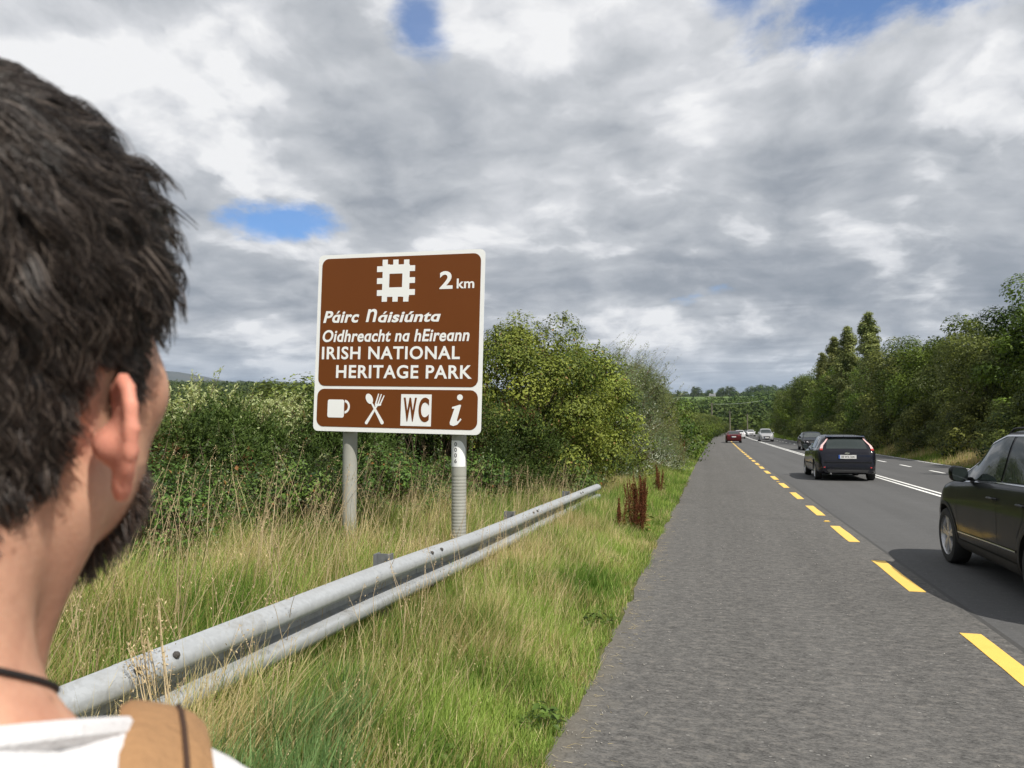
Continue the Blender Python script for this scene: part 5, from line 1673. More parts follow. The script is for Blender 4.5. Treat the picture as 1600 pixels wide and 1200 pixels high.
def front_patch(parent, name, shape, pts, mat, end, off=0.012, thick=0.05):
    """a lamp or grille outlined in x,z, set into the nose (end=+1) or tail (end=-1), following the curve of that end"""
    def yend(x, z):
        ys_ = np.linspace(0.4 * end * abs(shape.L1), (shape.L1 if end > 0 else shape.L0), 60)
        best = ys_[0]
        for y in ys_:
            if shape.top_z(y, x) >= z and abs(shape.side_x(y, z)) >= abs(x): best = y
        return best
    P = [(x, yend(x, z) + end * off, z) for x, z in pts]
    Q = [(x, y - end * thick, z) for x, y, z in P]
    n = len(P); cx = tuple(np.mean(np.array(P), 0)); 
    cx = (cx[0], yend(cx[0], cx[2]) + end * (off + 0.006), cx[2])
    vs = P + Q + [cx]
    fs = [(i, (i + 1) % n, 2 * n) for i in range(n)] + [(i, i + n, (i + 1) % n + n, (i + 1) % n) for i in range(n)]
    mb = MB(); mb.add(vs, fs); return mb.obj(name, mat, parent, smooth=False)


def windows(c, T, root, yf, yb, pillars, lo, dz, mat=None):
    """side windows between pillars; tops follow the roof line"""
    edges = [yb] + sorted(pillars) + [yf]
    for a, b in zip(edges[:-1], edges[1:]):
        a2 = a + 0.035; b2 = b - 0.035
        T_ = lambda y: float(c.top(y)) - dz
        ylist = np.linspace(a2, b2, 22)
        if T_(ylist[len(ylist) // 2]) - lo(ylist[len(ylist) // 2]) < 0.03: continue
        ok = [y for y in np.linspace(a2, b2, 400) if T_(y) > lo(y) + 0.012]
        ylist = np.linspace(ok[0], ok[-1], 22)
        c.side_patch('side_window', ylist, lo, T_, M['glass_side'], root, off=0.006)


# --- near black crossover at the right edge
def build_crossover():
    root = empty('black_crossover', (3.70, 9.05, 0.0), 0, label='near black crossover car cut by the right edge of the photo, with silver alloy wheel', cat='car')
    top = [(-2.18, 0.55), (-2.14, 0.95), (-2.05, 1.10), (-1.92, 1.35), (-1.72, 1.54), (-1.2, 1.64), (-0.6, 1.69), (-0.1, 1.685), (0.30, 1.60), (0.66, 1.40), (1.02, 1.15), (1.18, 1.065), (1.50, 1.01), (1.80, 0.93), (1.98, 0.82), (2.08, 0.62), (2.12, 0.48)]
    hw = [(-2.18, 0.66), (-2.1, 0.82), (-1.8, 0.89), (-1.2, 0.915), (0, 0.905), (1.0, 0.91), (1.45, 0.915), (1.75, 0.86), (1.98, 0.76), (2.12, 0.58)]
    belt = [(-2.2, 1.12), (-1.2, 1.12), (0.4, 1.07), (1.0, 1.02), (2.2, 0.98)]
    c = CarShape(top, hw, belt, 0.66, -2.18, 2.12, 0.22)
    body = c.body_mesh([(1.35, 0.34), (-1.30, 0.34)], 0.395, 110)
    body.materials[0] = M['paint_black']
    obj('body', body, root)
    lo = lambda y: float(np.interp(y, *c.B)) + 0.030
    windows(c, None, root, 0.98, -1.72, [-0.36, -1.28], lo, 0.085)
    c.top_patch('windscreen', 0.30, 1.10, lambda y: 0.58 + 0.14 * (y - 0.3), M['glass'], root)
    c.top_patch('rear_window', -2.02, -1.74, lambda y: 0.58, M['glass'], root)
    # bright strip round the window tops and along the sills, shut lines, lower cladding
    tp = [(y, float(c.top(y)) - 0.083) for y in np.linspace(0.93, -1.60, 30)]
    c.side_ribbon('window_trim', tp, 0.020, M['chrome'], root, off=0.010)
    c.side_ribbon('window_trim', [(0.92, lo(0.92) - 0.012), (-0.2, lo(-0.2) - 0.012), (-1.6, lo(-1.6) - 0.012)], 0.012, M['chrome'], root, off=0.006)
    c.side_ribbon('door_trim', [(0.88, 0.445), (0.3, 0.455), (-0.5, 0.47), (-0.85, 0.475)], 0.020, M['chrome'], root, off=0.010)
    # black surround outside the bright strip
    c.side_ribbon('window_surround', [(y, z + 0.020) for y, z in tp], 0.022, M['trim'], root, off=0.006)
    c.side_patch('sill_cladding', np.linspace(0.92, -0.86, 24), lambda y: 0.235, lambda y: 0.36, M['trim'], root, off=0.010, nz=3)
    for path in ([(0.86, 1.03), (0.90, 0.72), (0.86, 0.40)], [(-0.36, 1.09), (-0.38, 0.72), (-0.34, 0.38)], [(-1.12, 1.10), (-1.06, 0.80), (-0.90, 0.62)]):
        c.side_ribbon('shut_line', path, 0.007, M['liner'], root, off=0.002)
    # arch lips
    for wy in (1.35, -1.30):
        for s_ in (-1, 1):
            arc = []
            for a in np.linspace(math.radians(-8), math.radians(188), 26): arc.append((wy + 0.412 * math.cos(a), 0.34 + 0.412 * math.sin(a)))
            c.side_ribbon('arch_lip', arc, 0.045, M['trim'], root, off=0.006, sides=(s_,))
    for x in (-0.80, 0.80):
        wheel(root, x, 1.35, 0.34, 0.34, 1 if x > 0 else -1); wheel(root, x, -1.30, 0.34, 0.34, 1 if x > 0 else -1)
    for s_ in (-1, 1):
        mirror(root, c, 0.60, 1.150, M['paint_black'], s_, 1.05)
        for y in (-0.26, -1.06):
            mb = MB(); xx = c.side_x(y, 0.94) * s_
            mb.tube([(xx - s_ * 0.01, y - 0.11, 0.94), (xx + s_ * 0.030, y - 0.09, 0.945), (xx + s_ * 0.034, y, 0.947), (xx + s_ * 0.030, y + 0.07, 0.945), (xx - s_ * 0.01, y + 0.09, 0.94)], 0.012, 8)
            mb.obj('door_handle', M['paint_black'], root, smooth=True)
        mb = MB(); mb.tube([(s_ * 0.60, y, c.top_z(y, 0.60) + (0.035 if 0.03 < t < 0.97 else 0.0)) for t, y in zip(np.linspace(0, 1, 16), np.linspace(0.05, -1.55, 16))], 0.012, 8)
        mb.obj('roof_rail', M['trim'], root, smooth=True)
        front_patch(root, 'headlight', c, [(s_ * 0.80, 0.80), (s_ * 0.50, 0.76), (s_ * 0.46, 0.68), (s_ * 0.78, 0.70)], M['lamp_clear'], 1)
        front_patch(root, 'tail_light', c, [(s_ * 0.74, 1.05), (s_ * 0.44, 1.03), (s_ * 0.44, 0.90), (s_ * 0.74, 0.88)], M['lamp_red'], -1, off=0.05)
    front_patch(root, 'grille', c, [(-0.42, 0.74), (0.42, 0.74), (0.34, 0.44), (-0.34, 0.44)], M['trim'], 1)
    root.scale = (1, 1, 0.985)
    # no cabin inside: panes are opaque, its darkness is put into their colour
    return root


build_crossover()


# --- black hatchback ahead in the lane
def build_hatch(name, loc, rz, paint, label, rear=True, detail=2, sy=1.0, plate_text='08 WX 3241', cream=False, group=None, scale=1.0, suv=False):
    root = empty(name, loc, rz, label=label, cat='car', group=group)
    if suv:
        top = [(-2.1, 0.6), (-2.06, 1.0), (-1.95, 1.35), (-1.8, 1.55), (-1.2, 1.66), (-0.3, 1.68), (0.15, 1.60), (0.55, 1.34), (0.85, 1.14), (1.05, 1.08), (1.7, 1.0), (1.95, 0.88), (2.05, 0.6)]
        belt = [(-2.1, 1.12), (2.1, 1.02)]
    elif rear:
        top = [(-2.08, 0.50), (-2.06, 0.78), (-1.99, 0.93), (-1.90, 1.03), (-1.70, 1.33), (-1.60, 1.415), (-1.35, 1.45), (-0.6, 1.475), (-0.1, 1.46), (0.25, 1.37), (0.65, 1.18), (1.05, 1.0), (1.25, 0.94), (1.7, 0.84), (1.98, 0.70), (2.10, 0.50)]
        belt = [(-2.1, 1.02), (-1.2, 0.99), (0.6, 0.93), (2.1, 0.86)]
    else:
        top = [(-2.2, 0.55), (-2.15, 0.92), (-1.8, 1.0), (-1.6, 1.06), (-1.15, 1.32), (-0.75, 1.42), (-0.1, 1.43), (0.25, 1.34), (0.65, 1.15), (1.0, 0.98), (1.25, 0.92), (1.8, 0.82), (2.02, 0.70), (2.15, 0.5)]
        belt = [(-2.2, 0.98), (-1.2, 0.97), (0.6, 0.92), (2.1, 0.85)]
    L0, L1 = top[0][0], top[-1][0]
    hw = [(L0, 0.74), (L0 + 0.10, 0.84), (-1.6, 0.905), (-1.0, 0.915), (0, 0.90), (1.2, 0.905), (1.7, 0.85), (L1 - 0.12, 0.72), (L1, 0.56)]
    c = CarShape(top, hw, belt, 0.62, L0, L1, 0.20)
    fw, rw, wr = 1.28, -1.32, 0.315 if not suv else 0.35
    body = c.body_mesh([(fw, wr), (rw, wr)], wr + 0.045, 70)
    body.materials[0] = paint
    obj('body', body, root)
    lo = lambda y: float(np.interp(y, *c.B)) + 0.028
    windows(c, None, root, 0.92, -1.62 if rear or suv else -1.2, [0.60, -0.22, -1.10] if rear or suv else [0.6, -0.3], lo, 0.10)
    ws = (0.20, 0.98)
    c.top_patch('windscreen', ws[0], ws[1], lambda y: 0.57 + 0.16 * (y - ws[0]), M['glass'], root)
    if suv: c.top_patch('rear_window', -2.0, -1.80, lambda y: 0.60, M['glass'], root)
    elif rear: c.top_patch('rear_window', -1.915, -1.675, lambda y: 0.60 - 0.25 * (y + 1.915), M['glass'], root, ny=8)
    else: c.top_patch('rear_window', -1.62, -0.98, lambda y: 0.58, M['glass'], root)
    for x in (-0.79, 0.79):
        for y in (fw, rw): wheel(root, x, y, wr, wr, 1 if x > 0 else -1, spokes=5)
    for s_ in (-1, 1):
        mirror(root, c, 0.62, lo(0.6) + 0.07, paint, s_, 0.92)
    if detail > 1:
        for path in ([(0.84, 0.92), (0.86, 0.62), (0.80, 0.30)], [(-0.22, 0.97), (-0.24, 0.6), (-0.2, 0.28)], [(-1.0, 0.98), (-0.92, 0.72), (-0.82, 0.6)]):
            c.side_ribbon('shut_line', path, 0.008, M['liner'], root, off=0.002)
        c.side_ribbon('door_trim', [(0.8, 0.50), (-0.85, 0.50)], 0.035, M['trim'], root, off=0.008)
        for s_ in (-1, 1):
            for y in (-0.05, -0.95):
                mb = MB(); xx = c.side_x(y, 0.84) * s_
                mb.tube([(xx - s_ * 0.01, y - 0.10, 0.84), (xx + s_ * 0.028, y - 0.06, 0.845), (xx + s_ * 0.028, y + 0.05, 0.845), (xx - s_ * 0.01, y + 0.08, 0.84)], 0.011, 6)
                mb.obj('door_handle', paint, root, smooth=True)
    if rear:
        # high slim lamps flanking the rear window
        for s_ in (-1, 1):
            def lampx(y, z): return c.side_x(y, z)
            vs = []; fs = []
            prof = [(-1.685, 1.33, 0.035), (-1.76, 1.24, 0.045), (-1.84, 1.12, 0.060), (-1.905, 1.02, 0.078), (-1.945, 0.965, 0.080)]
            for (y, z, ww) in prof:
                xo = c.side_x(y + 0.03, z)
                vs += [(s_ * (xo + 0.012), y + 0.05, z), (s_ * (xo + 0.004), y - 0.010, z + 0.004), (s_ * (xo - ww), y - 0.022, z + 0.004), (s_ * (xo - ww), y + 0.06, z)]
            for i in range(len(prof) - 1):
                for k in range(3): fs.append((4 * i + k, 4 * i + k + 1, 4 * i + k + 5, 4 * i + k + 4))
            fs += [(0, 1, 2, 3), (16, 17, 18, 19)]
            mb = MB(); mb.add(vs[:16], [f for f in fs if max(f) < 16]); mb.obj('tail_light', M['lamp_amber'], root)
            mb = MB(); mb.add(vs[12:], [tuple(i - 12 for i in f) for f in fs if min(f) >= 12]); mb.obj('tail_light_base', M['lamp_red'], root)
            front_patch(root, 'rear_fog_light', c, [(s_ * 0.86, 0.50), (s_ * 0.66, 0.47), (s_ * 0.66, 0.41), (s_ * 0.86, 0.40)], M['lamp_red'], -1, off=0.018)
        # spoiler lip, boot shut line, plate, badge, bumper insert, exhaust gap
        mb = MB(); vs = []
        for x in np.linspace(-0.58, 0.58, 13):
            k = 1 - (abs(x) / 0.62) ** 4 * 0.5
            vs += [(x, -1.60, 1.425), (x, -1.72 * 1.0 - 0.02 * k, 1.385 + 0.01 * k), (x, -1.70, 1.355), (x, -1.62, 1.37)]
        fs = []
        for i in range(12):
            for k in range(4): fs.append((4 * i + k, 4 * i + (k + 1) % 4, 4 * (i + 1) + (k + 1) % 4, 4 * (i + 1) + k))
        mb.add(vs, fs); mb.obj('spoiler', paint, root)
        yp = -2.095
        plate(root, -2.075, 0.765, -1, plate_text)
        mb = MB(); mb.prism([(0.075 * math.cos(a), 0.875 + 0.030 * math.sin(a)) for a in np.linspace(0, 2 * math.pi, 18, endpoint=False)], -2.055, -2.02); mb.obj('badge', M['chrome'], root)
        mb = MB(); mb.box((0, -2.085, 0.60), (1.42, 0.03, 0.018)); mb.obj('boot_shut_line', M['liner'], root)
        front_patch(root, 'bumper_insert', c, [(-0.62, 0.36), (0.62, 0.36), (0.56, 0.27), (-0.56, 0.27)], M['trim'], -1, off=0.016)
        mb = MB(); mb.tube([(-0.5, -1.95, 0.235), (-0.5, -2.10, 0.235)], 0.028, 10); mb.obj('exhaust', M['chrome'], root)
        mb = MB(); mb.tube([(0, -1.45, 1.45), (0, -1.60, 1.60)], 0.004, 4); mb.obj('aerial', M['trim'], root)
    else:
        for s_ in (-1, 1):
            zt = 0.90 if suv else 0.74
            front_patch(root, 'headlight', c, [(s_ * 0.78, zt), (s_ * 0.50, zt - 0.03), (s_ * 0.46, zt - 0.14), (s_ * 0.76, zt - 0.12)], M['lamp_clear'], 1, off=0.02)
            front_patch(root, 'tail_light', c, [(s_ * 0.80, 0.95), (s_ * 0.45, 0.93), (s_ * 0.45, 0.82), (s_ * 0.80, 0.80)], M['lamp_red'], -1, off=0.02)
        front_patch(root, 'grille', c, [(-0.42, 0.70), (0.42, 0.70), (0.34, 0.46), (-0.34, 0.46)], M['trim'], 1, off=0.02)
        front_patch(root, 'air_intake', c, [(-0.55, 0.38), (0.55, 0.38), (0.48, 0.27), (-0.48, 0.27)], M['liner'], 1, off=0.02)
        plate(root, L1 + 0.035, 0.50, 1, plate_text)
        plate(root, L0 - 0.025, 0.72, -1, plate_text)
    return root


build_hatch('black_hatchback', (4.14, 27.55, 0), 0.0, M['paint_navy'], 'black hatchback driving away ahead, tall slim rear lamps and white number plate', True, plate_text='08 WX 3241')
# far traffic
def road_x(x, y): return x + float(shift(y))


build_hatch('red_saloon', (road_x(2.10, 93), 93, 0), 0.0, M['paint_red'], 'small dark red saloon far ahead, driving away on the yellow edge line', False, 1, plate_text='')
build_hatch('white_saloon', (road_x(3.75, 132), 132, 0), 0.0, M['paint_white'], 'white car far ahead, partly hidden by and just right of the red saloon', False, 1, plate_text='')
build_hatch('silver_suv', (road_x(6.35, 103), 103, 0), math.pi, M['paint_silver'], 'silver upright four wheel drive coming towards us in the far lane', False, 1, suv=True, plate_text='')
build_hatch('black_saloon', (road_x(7.35, 62), 62, 0), math.pi, M['paint_black'], 'black oncoming car half hidden behind the black hatchback', False, 1, plate_text='')
build_hatch('pale_saloon', (road_x(6.9, 172), 172, 0), math.pi, M['paint_white'], 'tiny pale oncoming car far along the road with a reddish front', False, 1, plate_text='')
build_hatch('dark_saloon', (road_x(6.6, 186), 186, 0), math.pi, M['paint_black'], 'tiny dark oncoming car just behind the tiny pale one', False, 1, plate_text='')

# ------------------------------------------------------------------ the man in the foreground
def skin_mat():
    m, t, b = new_mat('skin')
    co = t.node('ShaderNodeTexCoord').outputs['Object']
    n = t.noise(co, 26.0, 7.0, 0.68); n2 = t.noise(co, 420.0, 3.0, 0.6)
    col = t.mix(t.sstep(n, 0.30, 0.70), (0.47, 0.235, 0.155), (0.64, 0.36, 0.245))
    spk = t.node('ShaderNodeTexVoronoi', {'Vector': co, 'Scale': 130.0}, feature='F1')
    fr = t.math('MULTIPLY', t.math('GREATER_THAN', t.node('ShaderNodeSeparateColor', {0: spk.outputs['Color']}).outputs[0], 0.93), t.sstep(spk.outputs['Distance'], 0.30, 0.12))
    col = t.mix(t.math('MULTIPLY', fr, 0.45), col, (0.24, 0.10, 0.06))
    hair = t.node('ShaderNodeAttribute', attribute_name='scalp').outputs['Fac']
    ear_red = t.node('ShaderNodeAttribute', attribute_name='ear_red').outputs['Fac']
    col = t.mix(t.math('MULTIPLY', ear_red, 0.55), col, (0.70, 0.24, 0.18))
    col = t.mix(t.math('MULTIPLY', hair, 0.93), col, (0.030, 0.020, 0.015))
    setp(t, b, color=col, rough=0.52, spec=0.35, sss=0.18, sss_r=(1.0, 0.32, 0.16), sss_s=0.012)
    bn = t.node('ShaderNodeBump', {'Strength': 0.30, 'Distance': 0.001, 'Height': n2}); setp(t, b, normal=bn.outputs[0])
    return m


def hair_mat(name, dark, light, rough=0.38):
    m, t, b = new_mat(name)
    info = t.node('ShaderNodeHairInfo')
    r_1 = info.outputs['Random']
    col = t.mix(r_1, dark, light)
    setp(t, b, color=col, rough=rough, spec=0.5)
    return m


M['skin'] = skin_mat()
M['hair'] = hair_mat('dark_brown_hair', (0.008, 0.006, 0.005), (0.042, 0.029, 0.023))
M['hair_light'] = hair_mat('hair_painted_highlights', (0.06, 0.046, 0.038), (0.19, 0.15, 0.125))
M['beard'] = hair_mat('beard', (0.020, 0.013, 0.010), (0.085, 0.052, 0.036))
M['shirt'] = plain('white_cotton', (0.66, 0.655, 0.67), 0.9, vary=0.05, scale=16, bump=0.25, bscale=420)
M['denim'] = plain('blue_denim', (0.06, 0.09, 0.16), 0.85, vary=0.2, scale=30)
M['strap'] = plain('tan_suede', (0.33, 0.185, 0.085), 0.85, vary=0.16, scale=35, bump=0.4, bscale=200)
M['stitch'] = plain('dark_stitching', (0.05, 0.025, 0.015), 0.9)
M['cord'] = plain('black_cord', (0.012, 0.010, 0.010), 0.7)
M['eye'] = plain('eye_white', (0.75, 0.72, 0.70), 0.15)
M['shoe'] = plain('grey_shoe', (0.12, 0.12, 0.13), 0.8)


def smin(a, b, k):
    h = np.maximum(k - np.abs(a - b), 0) / k
    return np.minimum(a, b) - h * h * k * 0.25


def ell(x, y, z, c, r, ax=None):
    dx, dy, dz = x - c[0], y - c[1], z - c[2]
    if ax is not None:
        u, v, w = ax
        dx, dy, dz = dx * u[0] + dy * u[1] + dz * u[2], dx * v[0] + dy * v[1] + dz * v[2], dx * w[0] + dy * w[1] + dz * w[2]
    k0 = np.sqrt((dx / r[0]) ** 2 + (dy / r[1]) ** 2 + (dz / r[2]) ** 2) + 1e-6
    k1 = np.sqrt((dx / r[0] ** 2) ** 2 + (dy / r[1] ** 2) ** 2 + (dz / r[2] ** 2) ** 2) + 1e-6
    return k0 * (k0 - 1) / k1


def cap(x, y, z, a, b, ra, rb):
    bx, by, bz = b[0] - a[0], b[1] - a[1], b[2] - a[2]
    L = bx * bx + by * by + bz * bz
    px, py, pz = x - a[0], y - a[1], z - a[2]
    h = np.clip((px * bx + py * by + pz * bz) / L, 0, 1)
    return np.sqrt((px - bx * h) ** 2 + (py - by * h) ** 2 + (pz - bz * h) ** 2) - (ra + (rb - ra) * h)


OZ = 1.70        # head centre height


def head_sdf(x, y, z):
    z = z - OZ; y = y - 0.01
    d = ell(x, y, z, (0, -0.012, 0.030), (0.0775, 0.100, 0.088))
    d = smin(d, ell(x, y, z, (0, 0.030, -0.028), (0.064, 0.068, 0.092)), 0.03)
    d = smin(d, ell(x, y, z, (0, 0.034, -0.078), (0.060, 0.060, 0.042)), 0.03)
    d = smin(d, ell(x, y, z, (0, 0.074, -0.108), (0.024, 0.020, 0.018)), 0.02)
    ax_ = np.abs(x)
    d = smin(d, ell(ax_, y, z, (0.048, 0.052, -0.030), (0.022, 0.022, 0.020)), 0.025)
    d = smin(d, cap(ax_, y, z, (0.012, 0.090, 0.022), (0.042, 0.078, 0.020), 0.012, 0.010), 0.018)
    d = -smin(-d, ell(ax_, y, z, (0.031, 0.108, 0.001), (0.019, 0.018, 0.012)), 0.012)
    d = smin(d, cap(x, y, z, (0, 0.094, 0.008), (0, 0.116, -0.034), 0.007, 0.011), 0.014)
    d = smin(d, ell(ax_, y, z, (0.012, 0.104, -0.040), (0.008, 0.009, 0.007)), 0.008)
    d = smin(d, ell(x, y, z, (0, 0.094, -0.066), (0.024, 0.010, 0.0055)), 0.006)
    d = smin(d, ell(x, y, z, (0, 0.093, -0.077), (0.021, 0.010, 0.0065)), 0.006)
    return d


EAR_C = np.array([0.0750, 0.002, -0.056])
EAR_S = 0.79
EU = unit(np.array([0.66, -0.75, 0.10])); EW = unit(np.array([0.10, -0.16, 1.0])); EN = unit(np.cross(EW, EU)); EN = EN if EN[0] > 0 else -EN; EW = unit(np.cross(EU, EN)); EW = EW if EW[2] > 0 else -EW


def ear_pt(a, b, c=0.0):
    return tuple(EAR_C + EU * a + EW * b + EN * c)


def ear_sdf(x, y, z):
    x = (np.abs(x) - EAR_C[0]) / EAR_S + EAR_C[0]; y = (y - EAR_C[1]) / EAR_S + EAR_C[1]; z = (z - OZ - EAR_C[2]) / EAR_S + EAR_C[2]
    d = ell(x, y, z, ear_pt(0.016, 0.004), (0.0155, 0.030, 0.0038), (EU, EW, EN))
    loop = [ear_pt(0.003, 0.020, 0.002), ear_pt(0.008, 0.030), ear_pt(0.018, 0.0345), ear_pt(0.027, 0.030), ear_pt(0.0325, 0.018), ear_pt(0.0325, 0.004), ear_pt(0.029, -0.009), ear_pt(0.022, -0.019), ear_pt(0.013, -0.0265)]
    for p, q in zip(loop[:-1], loop[1:]):
        d = smin(d, cap(x, y, z, p, q, 0.0040, 0.0040), 0.004)
    d = smin(d, ell(x, y, z, ear_pt(0.009, -0.028), (0.0085, 0.0105, 0.0048), (EU, EW, EN)), 0.006)
    d = smin(d, cap(x, y, z, ear_pt(0.020, 0.018, 0.001), ear_pt(0.022, -0.010, 0.001), 0.0035, 0.003), 0.004)
    d = smin(d, cap(x, y, z, ear_pt(0.000, -0.002, -0.002), ear_pt(0.012, -0.004, -0.006), 0.011, 0.009), 0.010)
    d = -smin(-d, ell(x, y, z, ear_pt(0.012, -0.004, 0.008), (0.008, 0.012, 0.007), (EU, EW, EN)), 0.004)
    return d * EAR_S


def torso_sdf(x, y, z, grow=0.0):
    ax_ = np.abs(x)
    d = ell(x, y, z, (0, -0.030, 1.30), (0.172 + grow, 0.112 + grow, 0.20 + grow))
    d = smin(d, ell(x, y, z, (0, -0.012, 1.08), (0.148 + grow, 0.100 + grow, 0.18 + grow)), 0.08)
    d = smin(d, ell(x, y, z, (0, -0.018, 0.94), (0.165 + grow, 0.112 + grow, 0.12 + grow)), 0.06)
    d = smin(d, cap(ax_, y, z, (0.030, -0.068, 1.476), (0.150, -0.050, 1.399), 0.054 + grow, 0.049 + grow), 0.06)
    d = smin(d, ell(ax_, y, z, (0.176, -0.045, 1.384), (0.060 + grow, 0.058 + grow, 0.062 + grow)), 0.04)
    d = smin(d, ell(ax_, y, z, (0.085, -0.105, 1.33), (0.075 + grow, 0.035 + grow, 0.10 + grow)), 0.05)
    return d


def arm_upper(x, y, z, g=0.0):
    return cap(np.abs(x), y, z, (0.194, -0.045, 1.375), (0.245, -0.045, 1.12), 0.052 + g, 0.043 + g)


TURN = math.radians(-24.0)       # head turned to the right on the neck
PIV = (0.0, -0.030)


def to_head(x, y):
    dx, dy = x - PIV[0], y - PIV[1]
    c, s = math.cos(-TURN), math.sin(-TURN)
    return dx * c - dy * s + PIV[0], dx * s + dy * c + PIV[1]


def from_head(p):
    p = np.array(p, dtype=float); dx, dy = p[..., 0] - PIV[0], p[..., 1] - PIV[1]
    c, s = math.cos(TURN), math.sin(TURN)
    out = p.copy(); out[..., 0] = dx * c - dy * s + PIV[0]; out[..., 1] = dx * s + dy * c + PIV[1]
    return out


def scalp_sdf(x, y, z):
    """head and neck together, in the head's own frame"""
    d = smin(head_sdf(x, y, z), cap(x, y, z, (-0.003, -0.022, 1.650), (-0.011, -0.054, 1.480), 0.057, 0.060), 0.035)
    return d


def body_sdf(x, y, z):
    ax_ = np.abs(x)
    hx, hy = to_head(x, y)
    d = head_sdf(hx, hy, z)
    neck = cap(x, y, z, (-0.003, -0.022, 1.650), (-0.011, -0.054, 1.480), 0.057, 0.060)
    d = smin(d, neck, 0.035)
    d = smin(d, cap(ax_, y, z, (0.062, -0.010, 1.615), (0.022, 0.030, 1.47), 0.012, 0.012), 0.02)
    d = smin(d, ear_sdf(hx, hy, z), 0.006)
    t = torso_sdf(x, y, z)
    t = smin(t, arm_upper(x, y, z), 0.04)
    t = smin(t, cap(ax_, y, z, (0.245, -0.045, 1.12), (0.262, 0.030, 0.885), 0.042, 0.027), 0.03)
    # hand: palm, four fingers a little curled, thumb from the side
    h = ell(ax_, y, z, (0.264, 0.045, 0.835), (0.017, 0.040, 0.048))
    for k, (dy, L) in enumerate(((0.030, 0.070), (0.010, 0.078), (-0.010, 0.074), (-0.028, 0.058))):
        a = (0.264, 0.050 + dy, 0.800); b_ = (0.258, 0.056 + dy, 0.800 - L * 0.5); c_ = (0.240, 0.058 + dy, 0.800 - L * 0.88)
        h = smin(h, cap(ax_, y, z, a, b_, 0.0095, 0.0085), 0.008); h = smin(h, cap(ax_, y, z, b_, c_, 0.0085, 0.0070), 0.004)
    h = smin(h, cap(ax_, y, z, (0.254, 0.070, 0.850), (0.240, 0.098, 0.815), 0.013, 0.010), 0.012)
    h = smin(h, cap(ax_, y, z, (0.240, 0.098, 0.815), (0.234, 0.104, 0.785), 0.010, 0.008), 0.006)
    t = smin(t, h, 0.02)
    leg = cap(ax_, y, z, (0.088, -0.010, 0.90), (0.100, 0.010, 0.50), 0.088, 0.058)
    leg = smin(leg, cap(ax_, y, z, (0.100, 0.010, 0.50), (0.108, -0.030, 0.10), 0.056, 0.038), 0.03)
    leg = smin(leg, cap(ax_, y, z, (0.108, -0.045, 0.055), (0.125, 0.12, 0.035), 0.040, 0.032), 0.03)
    t = smin(t, leg, 0.05)
    return smin(d, t, 0.045)


def surface_net(f, xs_, ys_, zs_):
    nx, ny, nz = len(xs_), len(ys_), len(zs_)
    D = np.empty((nx, ny, nz), np.float32)
    Y, Z = np.meshgrid(ys_, zs_, indexing='ij')
    for s in range(0, nx, 16):
        X_ = xs_[s:s + 16][:, None, None]
        D[s:s + 16] = f(X_ + 0 * Y[None], Y[None] + 0 * X_, Z[None] + 0 * X_)
    S = D < 0
    cnt = np.zeros((nx - 1, ny - 1, nz - 1), np.int8)
    for i in (0, 1):
        for j in (0, 1):
            for k in (0, 1): cnt += S[i:nx - 1 + i, j:ny - 1 + j, k:nz - 1 + k]
    cells = np.argwhere((cnt > 0) & (cnt < 8))
    idx = np.full(cnt.shape, -1, np.int64); idx[tuple(cells.T)] = np.arange(len(cells))
    pos = np.zeros((len(cells), 3)); w = np.zeros(len(cells))
    ax = [np.asarray(xs_, float), np.asarray(ys_, float), np.asarray(zs_, float)]
    I, J, K = cells.T
    for d in range(3):
        o1, o2 = [q for q in range(3) if q != d]
        for a in (0, 1):
            for b in (0, 1):
                off = [0, 0, 0]; off[o1] = a; off[o2] = b
                A = (I + off[0], J + off[1], K + off[2]); off[d] = 1; B = (I + off[0], J + off[1], K + off[2])
                da, db = D[A], D[B]; m_ = (da < 0) != (db < 0)
                t = np.where(m_, da / np.where(m_, da - db, 1), 0)
                p = np.zeros((len(cells), 3))
                for q in range(3): p[:, q] = ax[q][A[q]] * (1 - t) + ax[q][B[q]] * t
                pos += p * m_[:, None]; w += m_
    pos /= w[:, None]
    F = []
    for d in range(3):
        o1, o2 = (d + 1) % 3, (d + 2) % 3
        sl0 = [slice(None)] * 3; sl1 = [slice(None)] * 3; sl0[d] = slice(0, -1); sl1[d] = slice(1, None)
        E = np.argwhere(S[tuple(sl0)] != S[tuple(sl1)])
        ok = (E[:, o1] > 0) & (E[:, o2] > 0) & (E[:, o1] < D.shape[o1] - 1) & (E[:, o2] < D.shape[o2] - 1)
        E = E[ok]; flip = S[tuple(E.T)]
        q = []
        for (a, b) in ((1, 1), (0, 1), (0, 0), (1, 0)):
            e = E.copy(); e[:, o1] -= a; e[:, o2] -= b; q.append(idx[tuple(e.T)])
        q = np.stack(q, 1); q[~flip] = q[~flip][:, ::-1]; F.append(q)
    return pos, np.concatenate(F)


def axis(segs):
    out = []
    for a, b, h in segs:
        n = max(1, int(round((b - a) / h))); out += list(np.linspace(a, b, n, endpoint=False))
    return np.array(out + [segs[-1][1]])


def hair_zone(p):
    """1 where head hair grows (p relative to the head centre)"""
    x, y, z = np.abs(p[:, 0]), p[:, 1], p[:, 2]
    front = z > 0.050 + (y - 0.02) * 0.55
    top = np.where(y > 0.02, front, True)
    above_ear = np.where((y > -0.020) & (y <= 0.02), z > -0.014, True)
    behind = np.where(y <= -0.020, z > -0.070 - 1.0 * np.clip(-0.025 - y, 0, 0.048), True)
    burn = (x > 0.052) & (y > 0.012) & (y < 0.034) & (z > -0.040)
    return ((top & above_ear & behind) | burn) & (z > -0.125)


